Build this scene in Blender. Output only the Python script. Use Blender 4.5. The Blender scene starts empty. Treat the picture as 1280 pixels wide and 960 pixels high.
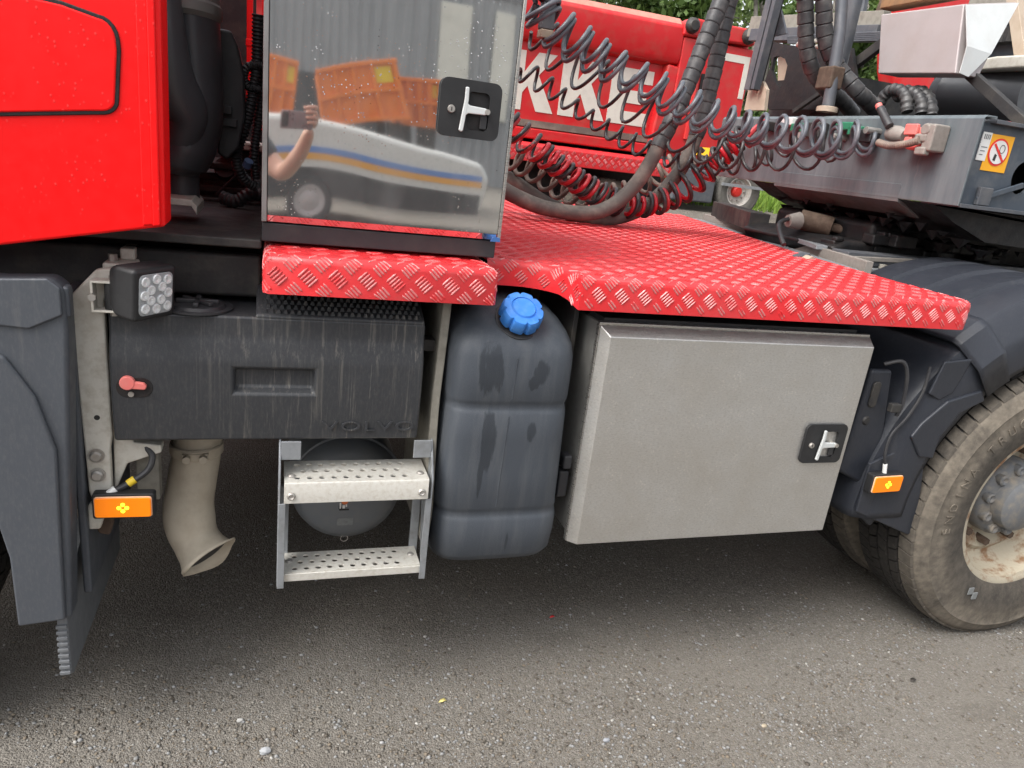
import bpy, bmesh, math, random
import numpy as np
from mathutils import Vector, Matrix
random.seed(7); rng = np.random.default_rng(7)
S = bpy.context.scene
COL = S.collection
PI = math.pi

# ------------------------------------------------------------------ camera
F_PX = 900.0
CAM = np.array([0.0, -1.6, 1.5])
def _axes(pitch=17.9, roll=7.1, xvp=(3350, 530)):
    p, r = math.radians(pitch), math.radians(roll)
    d = np.array([-math.sin(r)*math.cos(p), math.cos(r)*math.cos(p), math.sin(p)])
    v = np.array([xvp[0]-640, xvp[1]-480, F_PX]); v = v-d*(v@d); v /= np.linalg.norm(v)
    y = np.cross(d, v)
    if y[2] < 0: y = -y
    return np.array([v, y, -d])
RM = _axes()
cd = bpy.data.cameras.new('camera'); cam = bpy.data.objects.new('camera', cd); COL.objects.link(cam)
cd.sensor_width = 36; cd.sensor_fit = 'HORIZONTAL'; cd.lens = F_PX/1280*36
cd.clip_start = 0.02; cd.clip_end = 2000
cx, cy, cz = RM@np.array([1, 0, 0]), RM@np.array([0, -1, 0]), RM@np.array([0, 0, -1])
cam.matrix_world = Matrix(((cx[0], cy[0], cz[0], CAM[0]), (cx[1], cy[1], cz[1], CAM[1]), (cx[2], cy[2], cz[2], CAM[2]), (0, 0, 0, 1)))
S.camera = cam

# ------------------------------------------------------------------ world, sun, exposure
SUN_EL, SUN_AZ = 52, 200       # degrees; azimuth measured from +X towards +Y
W = bpy.data.worlds.new('World'); S.world = W; W.use_nodes = True
wn = W.node_tree; wn.nodes.clear()
sky = wn.nodes.new('ShaderNodeTexSky'); sky.sky_type = 'NISHITA'; sky.sun_disc = False
sky.sun_elevation = math.radians(SUN_EL); sky.sun_rotation = math.radians(90-SUN_AZ)
sky.air_density = 1.0; sky.dust_density = 4.0; sky.ozone_density = 1.0
hs = wn.nodes.new('ShaderNodeHueSaturation'); hs.inputs['Saturation'].default_value = 0.22
bg = wn.nodes.new('ShaderNodeBackground'); bg.inputs['Strength'].default_value = 0.15
wo = wn.nodes.new('ShaderNodeOutputWorld')
wn.links.new(sky.outputs[0], hs.inputs['Color']); wn.links.new(hs.outputs[0], bg.inputs['Color']); wn.links.new(bg.outputs[0], wo.inputs['Surface'])
sd = bpy.data.lights.new('sun', 'SUN'); sd.energy = 1.1; sd.angle = math.radians(40); sd.color = (1, 0.97, 0.93)
sun = bpy.data.objects.new('sun', sd); COL.objects.link(sun)
_e, _a = math.radians(SUN_EL), math.radians(SUN_AZ)
_dir = Vector((math.cos(_e)*math.cos(_a), math.cos(_e)*math.sin(_a), math.sin(_e)))
sun.rotation_euler = _dir.to_track_quat('Z', 'Y').to_euler(); sun.location = (0, -6, 12)
S.view_settings.view_transform = 'Standard'; S.view_settings.look = 'None'
S.view_settings.exposure = 1.22; S.view_settings.gamma = 1.0; S.view_settings.use_curve_mapping = False
S.render.engine = 'CYCLES'

# ------------------------------------------------------------------ helpers
def at(px, py, X=None, Y=None, Z=None):
    """a point of the place seen at a measured image position, at a known world plane"""
    d = RM@np.array([px-640, py-480, F_PX])
    if Y is not None: t = (Y-CAM[1])/d[1]
    elif X is not None: t = (X-CAM[0])/d[0]
    else: t = (Z-CAM[2])/d[2]
    return Vector(CAM+d*t)

def terrain(x, y):
    """flat yard, a low rise beyond the truck, then a gentle slope up to the trees"""
    t = min(max((y-2.9)/1.0, 0.0), 1.0)
    return 0.33*t*t*(3-2*t)+0.05*min(max(y-4.0, 0.0), 22.0)

def tag(o, label=None, cat=None, group=None, kind=None):
    if label: o['label'] = label
    if cat: o['category'] = cat
    if group: o['group'] = group
    if kind: o['kind'] = kind
    return o

def empty(name, loc, label, cat, group=None):
    o = bpy.data.objects.new(name, None); COL.objects.link(o); o.location = loc; o.empty_display_size = 0.1
    return tag(o, label, cat, group)

def link(name, me, mat, parent=None, bevel=0, seg=2, smooth=35, angle=32, kind=None):
    o = bpy.data.objects.new(name, me); COL.objects.link(o)
    if mat is not None:
        me.materials.clear(); me.materials.append(mat)
    if smooth:
        me.polygons.foreach_set('use_smooth', [True]*len(me.polygons))
        me.set_sharp_from_angle(angle=math.radians(smooth))
    if bevel:
        m = o.modifiers.new('bevel', 'BEVEL'); m.width = bevel; m.segments = seg; m.limit_method = 'ANGLE'; m.angle_limit = math.radians(angle); m.harden_normals = True
    if parent is not None:
        o.parent = parent
        if parent.type == 'EMPTY':
            o.matrix_parent_inverse = Matrix.Translation(parent.location).inverted() if parent.rotation_euler.z == 0 else parent.matrix_basis.inverted()
    if kind: o['kind'] = kind
    return o

class MB:
    def __init__(s): s.v = []; s.f = []
    def add(s, vs, fs):
        n = len(s.v); s.v += [tuple(p) for p in vs]; s.f += [tuple(i+n for i in f) for f in fs]; return s
    def box(s, x0, x1, y0, y1, z0, z1, M=None):
        vs = [Vector(p) for p in ((x0,y0,z0),(x1,y0,z0),(x1,y1,z0),(x0,y1,z0),(x0,y0,z1),(x1,y0,z1),(x1,y1,z1),(x0,y1,z1))]
        if M is not None: vs = [M@p for p in vs]
        return s.add(vs, [(0,3,2,1),(4,5,6,7),(0,1,5,4),(1,2,6,5),(2,3,7,6),(3,0,4,7)])
    def prism(s, poly, y0, y1, m=lambda u, v, w: (u, w, v)):
        """polygon (u,v) extruded over w from y0 to y1; default plane XZ extruded along Y"""
        n = len(poly)
        vs = [m(u, v, y0) for u, v in poly]+[m(u, v, y1) for u, v in poly]
        fs = [tuple(range(n)), tuple(range(2*n-1, n-1, -1))]+[(i, i+n, (i+1) % n+n, (i+1) % n) for i in range(n)]
        return s.add(vs, fs)
    def tube(s, pts, r, n=10, cap=True, sx=1.0, up=None):
        pts = [Vector(p) for p in pts]; m = len(pts)
        rs = r if isinstance(r, (list, tuple, np.ndarray)) else [r]*m
        tang = []
        for i in range(m):
            t = pts[min(i+1, m-1)]-pts[max(i-1, 0)]
            tang.append(t.normalized() if t.length > 1e-9 else Vector((0, 0, 1)))
        t0 = tang[0]; a = Vector((0, 0, 1)) if abs(t0.z) < 0.9 else Vector((1, 0, 0))
        if up is not None: a = Vector(up)
        u = (a-t0*a.dot(t0)).normalized(); vs = []
        for i in range(m):
            t = tang[i]; u = (u-t*u.dot(t)).normalized(); w = t.cross(u)
            for k in range(n):
                q = 2*PI*k/n; vs.append(pts[i]+u*math.cos(q)*rs[i]+w*math.sin(q)*rs[i]*sx)
        fs = [(i*n+k, i*n+(k+1) % n, (i+1)*n+(k+1) % n, (i+1)*n+k) for i in range(m-1) for k in range(n)]
        if cap: fs += [tuple(range(n-1, -1, -1)), tuple((m-1)*n+k for k in range(n))]
        return s.add(vs, fs)
    def cyl(s, a, b, r, n=16, r2=None): return s.tube([a, b], [r, r if r2 is None else r2], n)
    def lathe(s, prof, c, axis='Y', n=48, closed=False):
        """prof: (along, radius)"""
        vs = []
        for al, r in prof:
            for k in range(n):
                q = 2*PI*k/n; a, b = r*math.cos(q), r*math.sin(q)
                vs.append((c[0]+a, c[1]+al, c[2]+b) if axis == 'Y' else (c[0]+a, c[1]+b, c[2]+al) if axis == 'Z' else (c[0]+al, c[1]+a, c[2]+b))
        m = len(prof); fs = []
        for i in range(m if closed else m-1):
            j = (i+1) % m
            fs += [(i*n+k, i*n+(k+1) % n, j*n+(k+1) % n, j*n+k) for k in range(n)]
        return s.add(vs, fs)
    def grid(s, fn, us, vs_):
        nu, nv = len(us), len(vs_)
        pts = [fn(u, v) for v in vs_ for u in us]
        return s.add(pts, [(j*nu+i, j*nu+i+1, (j+1)*nu+i+1, (j+1)*nu+i) for j in range(nv-1) for i in range(nu-1)])
    def mesh(s, name):
        me = bpy.data.meshes.new(name); me.from_pydata(s.v, [], s.f); me.update()
        bm = bmesh.new(); bm.from_mesh(me); bmesh.ops.recalc_face_normals(bm, faces=bm.faces); bm.to_mesh(me); bm.free()
        return me
    def build(s, name, mat, parent=None, **k): return link(name, s.mesh(name), mat, parent, **k)

def spline(pts, n=12):
    """Catmull-Rom through points"""
    P = [Vector(p) for p in pts]; P = [P[0]*2-P[1]]+P+[P[-1]*2-P[-2]]; out = []
    for i in range(1, len(P)-2):
        a, b, c, d = P[i-1:i+3]
        for k in range(n):
            t = k/n
            out.append(0.5*((2*b)+(c-a)*t+(2*a-5*b+4*c-d)*t*t+(3*b-a-3*c+d)*t**3))
    out.append(P[-2]); return out

def resample(pts, n):
    P = np.array([tuple(p) for p in pts]); L = np.r_[0, np.cumsum(np.linalg.norm(np.diff(P, axis=0), axis=1))]
    q = np.linspace(0, L[-1], n); return np.stack([np.interp(q, L, P[:, i]) for i in range(3)], 1), L[-1]

def plate2d(outer, holes, th, fn):
    """flat sheet with real holes; (u,v) outline, thickness th, fn(u,v,w)->xyz"""
    cu = bpy.data.curves.new('sheet', 'CURVE'); cu.dimensions = '2D'; cu.fill_mode = 'BOTH'; cu.extrude = th/2
    for loop in [outer]+holes:
        sp = cu.splines.new('POLY'); sp.points.add(len(loop)-1); sp.use_cyclic_u = True
        for p, q in zip(sp.points, loop): p.co = (q[0], q[1], 0, 1)
    ob = bpy.data.objects.new('sheet', cu); me = bpy.data.meshes.new_from_object(ob)
    bpy.data.objects.remove(ob); bpy.data.curves.remove(cu)
    for v in me.vertices: v.co = fn(*v.co)
    bm = bmesh.new(); bm.from_mesh(me); bmesh.ops.remove_doubles(bm, verts=bm.verts, dist=1e-5); bmesh.ops.recalc_face_normals(bm, faces=bm.faces); bm.to_mesh(me); bm.free()
    return me

def text_mesh(txt, size, fn, th=0.002, bold=0.0, align='CENTER', space=1.0):
    cu = bpy.data.curves.new('lettering', 'FONT'); cu.body = txt; cu.size = size; cu.extrude = th/2; cu.align_x = align; cu.align_y = 'CENTER'; cu.offset = bold; cu.space_character = space; cu.resolution_u = 3
    ob = bpy.data.objects.new('lettering', cu); me = bpy.data.meshes.new_from_object(ob)
    bpy.data.objects.remove(ob); bpy.data.curves.remove(cu)
    for v in me.vertices: v.co = fn(*v.co)
    return me

def join_meshes(name, ms):
    mb = MB()
    for me in ms: mb.add([tuple(v.co) for v in me.vertices], [tuple(p.vertices) for p in me.polygons])
    return mb.mesh(name)

def rrect(w, h, r, n=5, c=(0, 0)):
    out = []
    for qx, qy, a0 in ((1, 1, 0), (-1, 1, 90), (-1, -1, 180), (1, -1, 270)):
        for k in range(n+1):
            a = math.radians(a0+90*k/n); out.append((c[0]+qx*(w/2-r)+r*math.cos(a), c[1]+qy*(h/2-r)+r*math.sin(a)))
    return out
def circ(x, y, r, n=10): return [(x+r*math.cos(2*PI*k/n), y+r*math.sin(2*PI*k/n)) for k in range(n)]

# ------------------------------------------------------------------ materials
class N:
    def __init__(s, name):
        s.m = bpy.data.materials.new(name); s.m.use_nodes = True; s.t = s.m.node_tree; s.n = s.t.nodes; s.b = s.n['Principled BSDF']; s.tc = s.n.new('ShaderNodeTexCoord')
    def l(s, a, b): s.t.links.new(a, b)
    def coord(s, scale=(1, 1, 1), loc=(0, 0, 0), rot=(0, 0, 0)):
        m = s.n.new('ShaderNodeMapping'); m.inputs['Scale'].default_value = scale; m.inputs['Location'].default_value = loc; m.inputs['Rotation'].default_value = rot
        s.l(s.tc.outputs['Object'], m.inputs['Vector']); return m.outputs[0]
    def noise(s, scale, detail=4, co=None, rough=0.55, dist=0.0):
        t = s.n.new('ShaderNodeTexNoise'); t.inputs['Scale'].default_value = scale; t.inputs['Detail'].default_value = detail; t.inputs['Roughness'].default_value = rough; t.inputs['Distortion'].default_value = dist
        s.l(co if co is not None else s.tc.outputs['Object'], t.inputs['Vector']); return t.outputs['Fac']
    def vor(s, scale, co=None, feature='F1', out='Distance', rnd=1.0):
        t = s.n.new('ShaderNodeTexVoronoi'); t.inputs['Scale'].default_value = scale; t.feature = feature; t.inputs['Randomness'].default_value = rnd
        s.l(co if co is not None else s.tc.outputs['Object'], t.inputs['Vector']); return t.outputs[out]
    def ramp(s, fac, stops, interp='LINEAR'):
        r = s.n.new('ShaderNodeValToRGB'); e = r.color_ramp.elements; r.color_ramp.interpolation = interp
        while len(e) < len(stops): e.new(0.5)
        for x, (p, c) in zip(e, stops):
            x.position = p; x.color = (c, c, c, 1) if not isinstance(c, tuple) else (*c, 1)
        s.l(fac, r.inputs[0]); return r.outputs[0]
    def mix(s, fac, a, b):
        m = s.n.new('ShaderNodeMix'); m.data_type = 'RGBA'
        for sock, v in ((m.inputs[0], fac), (m.inputs[6], a), (m.inputs[7], b)):
            if isinstance(v, (int, float)): sock.default_value = v
            elif isinstance(v, tuple): sock.default_value = (*v, 1)
            else: s.l(v, sock)
        return m.outputs[2]
    def math(s, op, a, b=None, c=None, clamp=False):
        m = s.n.new('ShaderNodeMath'); m.operation = op; m.use_clamp = clamp
        for i, v in enumerate((a, b, c)):
            if v is None: continue
            if isinstance(v, (int, float)): m.inputs[i].default_value = v
            else: s.l(v, m.inputs[i])
        return m.outputs[0]
    def set(s, **k):
        for a, v in k.items():
            sock = s.b.inputs[a.replace('_', ' ')]
            if isinstance(v, (int, float)): sock.default_value = v
            elif isinstance(v, tuple): sock.default_value = (*v, 1)
            else: s.l(v, sock)
        return s
    def bump(s, h, strength=0.3, dist=0.01):
        b = s.n.new('ShaderNodeBump'); b.inputs['Strength'].default_value = strength; b.inputs['Distance'].default_value = dist
        s.l(h, b.inputs['Height']); s.l(b.outputs[0], s.b.inputs['Normal']); return s
    def xyz(s):
        x = s.n.new('ShaderNodeSeparateXYZ'); s.l(s.tc.outputs['Object'], x.inputs[0]); return x.outputs

def simple(name, col, rough=0.5, metal=0.0, dirt=None, amt=0.5, scale=14, bump=0.0, bscale=60, spec=0.5, lo=0.45, hi=0.75):
    q = N(name)
    c = col
    n1 = q.noise(scale, 6, rough=0.62)
    v = q.noise(3.1, 3)
    c = q.mix(q.ramp(v, [(0.3, 0.0), (0.7, 0.35)]), col, tuple(x*0.8 for x in col))
    if dirt:
        f = q.math('MULTIPLY', q.ramp(n1, [(lo, 0.0), (hi, 1.0)]), amt)
        c = q.mix(f, c, dirt)
    q.set(Base_Color=c, Metallic=metal, Roughness=q.ramp(q.noise(scale*1.7, 5), [(0.3, max(0, rough-0.08)), (0.7, min(1, rough+0.12))]))
    q.b.inputs['Specular IOR Level'].default_value = spec
    if bump: q.bump(q.noise(bscale, 5), bump, 0.004)
    return q.m

def red_cab():
    q = N('cab_red_paint')
    drops = q.math('MULTIPLY', q.ramp(q.vor(1.0, q.coord((95, 95, 70), (0, 0, 0), (0, 0.5, 0))), [(0.0, 1.0), (0.10, 0.9), (0.24, 0.0)]), q.ramp(q.noise(9, 3), [(0.50, 0.0), (0.58, 1.0)]))
    c = q.mix(q.ramp(q.noise(6, 5), [(0.35, 0.0), (0.8, 0.3)]), (0.86, 0.002, 0.003), (0.74, 0.003, 0.004))
    c = q.mix(q.math('MULTIPLY', drops, 0.10), c, (0.9, 0.30, 0.27))
    q.set(Base_Color=c, Roughness=q.ramp(q.noise(40, 4), [(0.3, 0.38), (0.7, 0.5)]))
    q.b.inputs['Specular IOR Level'].default_value = 0.3
    q.bump(drops, 0.25, 0.002); return q.m
def red_sheet(name, wear, spec=0.5):
    q = N(name)
    c = q.mix(q.ramp(q.noise(5, 6), [(0.35, 0.0), (0.75, 1.0)]), (0.68, 0.022, 0.027), (0.59, 0.045, 0.050))
    grime = q.ramp(q.noise(26, 7, rough=0.7), [(0.55, 0.0), (0.8, 0.5)])
    c = q.mix(grime, c, (0.45, 0.10, 0.09))
    if wear:
        w = q.ramp(q.noise(28, 3), [(0.62-wear*0.5, 0.0), (0.80-wear*0.5, 0.9)])
        c = q.mix(w, c, (0.64, 0.24, 0.235)); q.set(Metallic=q.math('MULTIPLY', w, 0.2))
    q.set(Base_Color=c, Roughness=q.ramp(q.noise(33, 4), [(0.3, 0.30), (0.7, 0.5)]))
    q.b.inputs['Specular IOR Level'].default_value = spec
    q.bump(q.noise(120, 4), 0.08, 0.003); return q.m
def streaky(name, col, streak, amt, rough=0.5, sx=70, sz=2.5, dust=0.3, th=(0.55, 0.78), xr=None):
    q = N(name)
    st = q.noise(1.0, 6, q.coord((sx, sx*0.6, sz)), 0.7)
    st2 = q.noise(1.0, 3, q.coord((sx*0.28, 12, 1.1), (3, 1, 7)))
    f = q.math('MULTIPLY', q.ramp(st, [(th[0], 0.0), (th[1], 1.0)]), q.ramp(st2, [(0.42, 0.05), (0.66, 1.0)]))
    if xr:                                  # runs are heavier below the tread, where water drips
        g = q.n.new('ShaderNodeMapRange'); g.inputs[1].default_value = xr[0]; g.inputs[2].default_value = xr[1]; g.inputs[3].default_value = 0.30; g.inputs[4].default_value = 1.0; q.l(q.math('ADD', q.xyz()[0], q.math('MULTIPLY', q.noise(5, 2), 0.2)), g.inputs[0]); f = q.math('MULTIPLY', f, g.outputs[0])
    d = q.math('MULTIPLY', q.ramp(q.noise(1.0, 7, q.coord((190, 190, 60)), 0.75), [(0.48, 0.0), (0.8, 1.0)]), dust)
    f = q.math('ADD', q.math('MULTIPLY', f, amt), d, clamp=True)
    q.set(Base_Color=q.mix(f, col, streak), Roughness=q.ramp(q.noise(25, 4), [(0.3, rough-0.06), (0.7, rough+0.12)]))
    q.b.inputs['Specular IOR Level'].default_value = 0.42
    q.bump(q.noise(350, 3), 0.12, 0.002); return q.m
def mirror_steel():
    q = N('polished_steel')
    spots = q.math('MULTIPLY', q.ramp(q.vor(120), [(0.0, 0.8), (0.09, 0.7), (0.17, 0.0)]), q.ramp(q.noise(7, 3), [(0.50, 0.0), (0.62, 1.0)]))
    dark = q.math('MULTIPLY', q.ramp(q.vor(70, q.coord((1, 1, 1), (5, 2, 8))), [(0.0, 1.0), (0.07, 1.0), (0.1, 0.0)]), q.ramp(q.noise(6, 2, q.coord((1, 1, 1), (9, 4, 1))), [(0.52, 0.0), (0.6, 1.0)]))
    film = q.ramp(q.noise(1.0, 6, q.coord((5, 5, 2.2)), 0.7), [(0.42, 0.0), (0.85, 0.5)])
    c = q.mix(spots, (0.76, 0.765, 0.75), (0.85, 0.85, 0.85)); c = q.mix(dark, c, (0.08, 0.07, 0.06))
    r = q.math('ADD', q.math('MULTIPLY', film, 0.05), q.math('MULTIPLY', spots, 0.5)); r = q.math('ADD', r, 0.027)
    q.set(Base_Color=c, Metallic=q.math('SUBTRACT', 1.0, q.math('MULTIPLY', q.math('ADD', q.math('ADD', film, 0.22), spots, clamp=True), 0.22)), Roughness=r)
    q.bump(spots, 0.2, 0.001); return q.m
def box_steel(name, rough=0.40, speck=0.8, col=(0.62, 0.615, 0.595)):
    q = N(name)
    sp = q.math('MULTIPLY', q.ramp(q.vor(105), [(0.0, 1.0), (0.17, 1.0), (0.32, 0.0)]), q.ramp(q.noise(22, 4), [(0.42, 0.0), (0.60, speck*0.45)]))
    dk = q.ramp(q.noise(1.0, 6, q.coord((120, 120, 240)), 0.75), [(0.48, 0.0), (0.72, 0.5)])
    brush = q.noise(1.0, 4, q.coord((30, 30, 400)))
    c = q.mix(sp, col, (0.84, 0.80, 0.72)); c = q.mix(dk, c, (0.30, 0.28, 0.25)); c = q.mix(q.ramp(q.noise(260, 3), [(0.60, 0.0), (0.68, 0.5)]), c, (0.80, 0.76, 0.68))
    c = q.mix(q.ramp(q.noise(5, 5, rough=0.65), [(0.38, 0.0), (0.70, 0.35)]), c, (0.47, 0.43, 0.365))
    sc = q.noise(1.0, 3, q.coord((9, 9, 160), (0, 0, 0), (0, 0.35, 0))); c = q.mix(q.ramp(sc, [(0.70, 0.0), (0.76, 0.5)]), c, (0.75, 0.73, 0.70))
    q.set(Base_Color=c, Metallic=q.math('SUBTRACT', 0.85, q.math('MULTIPLY', sp, 0.5)), Roughness=q.ramp(brush, [(0.3, rough-0.05), (0.7, rough+0.1)]))
    q.bump(q.math('ADD', q.noise(160, 4), q.math('MULTIPLY', q.noise(5, 2), 14.0)), 0.1, 0.002); return q.m
def tank_grey():
    q = N('fluid_tank_plastic'); x = q.xyz()
    base = q.mix(q.ramp(q.noise(500, 3), [(0.4, 0.0), (0.7, 0.5)]), (0.050, 0.058, 0.070), (0.075, 0.083, 0.096))
    dust = q.math('MULTIPLY', q.ramp(q.noise(1.0, 5, q.coord((26, 26, 3)), 0.65), [(0.45, 0.0), (0.8, 0.6)]), 0.55)
    c = q.mix(dust, base, (0.16, 0.165, 0.165))
    wet = None                              # dried spill runs with outlines of their own
    wob = q.math('MULTIPLY', q.math('SUBTRACT', q.noise(46, 5, q.coord((1.3, 1, 0.22)), 0.65), 0.5), 3.2)
    for (ux, uz, rx, rz) in ((0.505, 0.985, 0.035, 0.068), (0.515, 0.80, 0.024, 0.085), (0.505, 0.71, 0.008, 0.07), (0.635, 0.985, 0.022, 0.034), (0.617, 0.955, 0.016, 0.02), (0.627, 0.823, 0.015, 0.028), (0.60, 0.50, 0.004, 0.03)):
        dx = q.math('DIVIDE', q.math('SUBTRACT', x[0], ux), rx); dz = q.math('DIVIDE', q.math('SUBTRACT', x[2], uz), rz)
        r2 = q.math('ADD', q.math('ADD', q.math('MULTIPLY', dx, dx), q.math('MULTIPLY', dz, dz)), wob)
        m = q.ramp(r2, [(0.62, 1.0), (1.0, 0.0)])
        wet = m if wet is None else q.math('MAXIMUM', wet, m)
    c = q.mix(q.math('MULTIPLY', wet, 0.7), c, (0.022, 0.026, 0.032))
    q.set(Base_Color=c, Roughness=q.mix(wet, (0.52, 0.52, 0.52), (0.40, 0.40, 0.40))); q.b.inputs['Specular IOR Level'].default_value = 0.4
    q.bump(q.noise(420, 3), 0.25, 0.002); return q.m
def tyre_rubber():
    q = N('dusty_tyre_rubber')
    g = q.n.new('ShaderNodeAttribute'); g.attribute_name = 'side'
    nz = q.math('ADD', q.math('MULTIPLY', q.noise(7, 6, rough=0.7), 0.65), q.math('MULTIPLY', q.noise(55, 5, rough=0.7), 0.35))
    f = q.math('MULTIPLY', g.outputs['Fac'], q.ramp(nz, [(0.30, 0.18), (0.60, 0.95)]))
    c = q.mix(f, (0.021, 0.020, 0.020), q.mix(q.ramp(q.noise(30, 5), [(0.3, 0.0), (0.7, 1.0)]), (0.15, 0.128, 0.102), (0.22, 0.19, 0.15)))
    c = q.mix(q.ramp(q.noise(80, 5, rough=0.7), [(0.5, 0.0), (0.8, 0.35)]), c, (0.15, 0.13, 0.105))
    q.set(Base_Color=c, Roughness=0.85); q.b.inputs['Specular IOR Level'].default_value = 0.25
    q.bump(q.noise(140, 5), 0.3, 0.004); return q.m
def asphalt():
    q = N('gravel_asphalt')
    x = q.xyz()
    v = q.vor(230, out='Color'); vv = q.n.new('ShaderNodeSeparateColor'); q.l(v, vv.inputs[0])
    grain = q.ramp(vv.outputs[0], [(0.0, (0.085, 0.074, 0.062)), (0.45, (0.142, 0.127, 0.107)), (0.8, (0.19, 0.172, 0.147)), (0.95, (0.23, 0.213, 0.187)), (1.0, (0.30, 0.285, 0.26))])
    big = q.noise(1.3, 5, rough=0.6); c = q.mix(q.ramp(big, [(0.35, 0.0), (0.7, 0.6)]), grain, (0.135, 0.113, 0.088))
    # paler gravel strip in front; darker ground beneath truck puts its shade into colour
    edge = q.math('ADD', x[1], q.math('MULTIPLY', q.math('SUBTRACT', q.noise(2.2, 5), 0.5), 0.8))
    pale = q.ramp(edge, [(0.0, 1.0), (0.22, 1.0), (0.50, 0.0)])
    c = q.mix(q.math('MULTIPLY', pale, 0.42), c, (0.25, 0.235, 0.21))
    c = q.mix(q.ramp(q.noise(60, 6, rough=0.75), [(0.42, 0.0), (0.7, 0.35)]), c, (0.065, 0.057, 0.049))
    c = q.mix(q.ramp(q.noise(2.6, 4, q.coord((1, 1.8, 1), (4, 7, 0)), 0.6), [(0.56, 0.0), (0.70, 0.25)]), c, (0.05, 0.042, 0.034))
    q.set(Base_Color=c, Roughness=0.9); q.b.inputs['Specular IOR Level'].default_value = 0.3
    h = q.math('ADD', q.math('MULTIPLY', q.vor(230), -1.0), q.math('MULTIPLY', q.noise(75, 6), 1.5))
    q.bump(h, 0.7, 0.006); return q.m
def stone_mat():
    q = N('gravel_stones'); a = q.n.new('ShaderNodeAttribute'); a.attribute_name = 'tint'
    c = q.mix(q.ramp(q.noise(160, 4), [(0.35, 0.0), (0.7, 0.4)]), a.outputs['Color'], (0.12, 0.105, 0.085))
    q.set(Base_Color=c, Roughness=0.85); q.b.inputs['Specular IOR Level'].default_value = 0.3; return q.m
def leaf_mat(name, a, b):
    q = N(name); o = q.n.new('ShaderNodeAttribute'); o.attribute_name = 'tint'
    c = q.mix(o.outputs['Fac'], a, b); q.set(Base_Color=c, Roughness=0.6)
    tr = q.n.new('ShaderNodeBsdfTranslucent'); q.l(c, tr.inputs[0]); ms = q.n.new('ShaderNodeMixShader'); ms.inputs[0].default_value = 0.3
    q.l(q.b.outputs[0], ms.inputs[1]); q.l(tr.outputs[0], ms.inputs[2]); q.l(ms.outputs[0], q.n['Material Output'].inputs['Surface']); return q.m
def front_plate_mat():
    q = N('trailer_steel_grey')
    st = q.noise(1.0, 5, q.coord((9, 14, 2.0)), 0.65)
    c = q.mix(q.ramp(st, [(0.35, 0.0), (0.7, 1.0)]), (0.105, 0.128, 0.140), (0.175, 0.20, 0.208))
    c = q.mix(q.ramp(q.noise(1.0, 4, q.coord((30, 34, 4)), 0.7), [(0.62, 0.0), (0.78, 0.5)]), c, (0.36, 0.33, 0.31))
    x = q.xyz(); low = q.math('ADD', x[2], q.math('MULTIPLY', q.math('SUBTRACT', q.noise(9, 5), 0.5), 0.07))
    rust = q.ramp(low, [(0.0, 1.0), (0.0, 1.0), (1.0, 0.0)])
    mr = q.n.new('ShaderNodeMapRange'); mr.inputs[1].default_value = 1.46; mr.inputs[2].default_value = 1.515; mr.inputs[3].default_value = 1.0; mr.inputs[4].default_value = 0.0; q.l(low, mr.inputs[0])
    c = q.mix(q.math('MULTIPLY', mr.outputs[0], 0.55), c, (0.17, 0.13, 0.105))
    q.set(Base_Color=c, Roughness=q.ramp(q.noise(20, 4), [(0.3, 0.42), (0.7, 0.6)]), Metallic=0.25); q.bump(q.noise(90, 4), 0.12, 0.003); return q.m
def emis(name, col, st):
    q = N(name); q.set(Base_Color=col, Emission_Color=col, Emission_Strength=st, Roughness=0.3); return q.m

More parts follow.
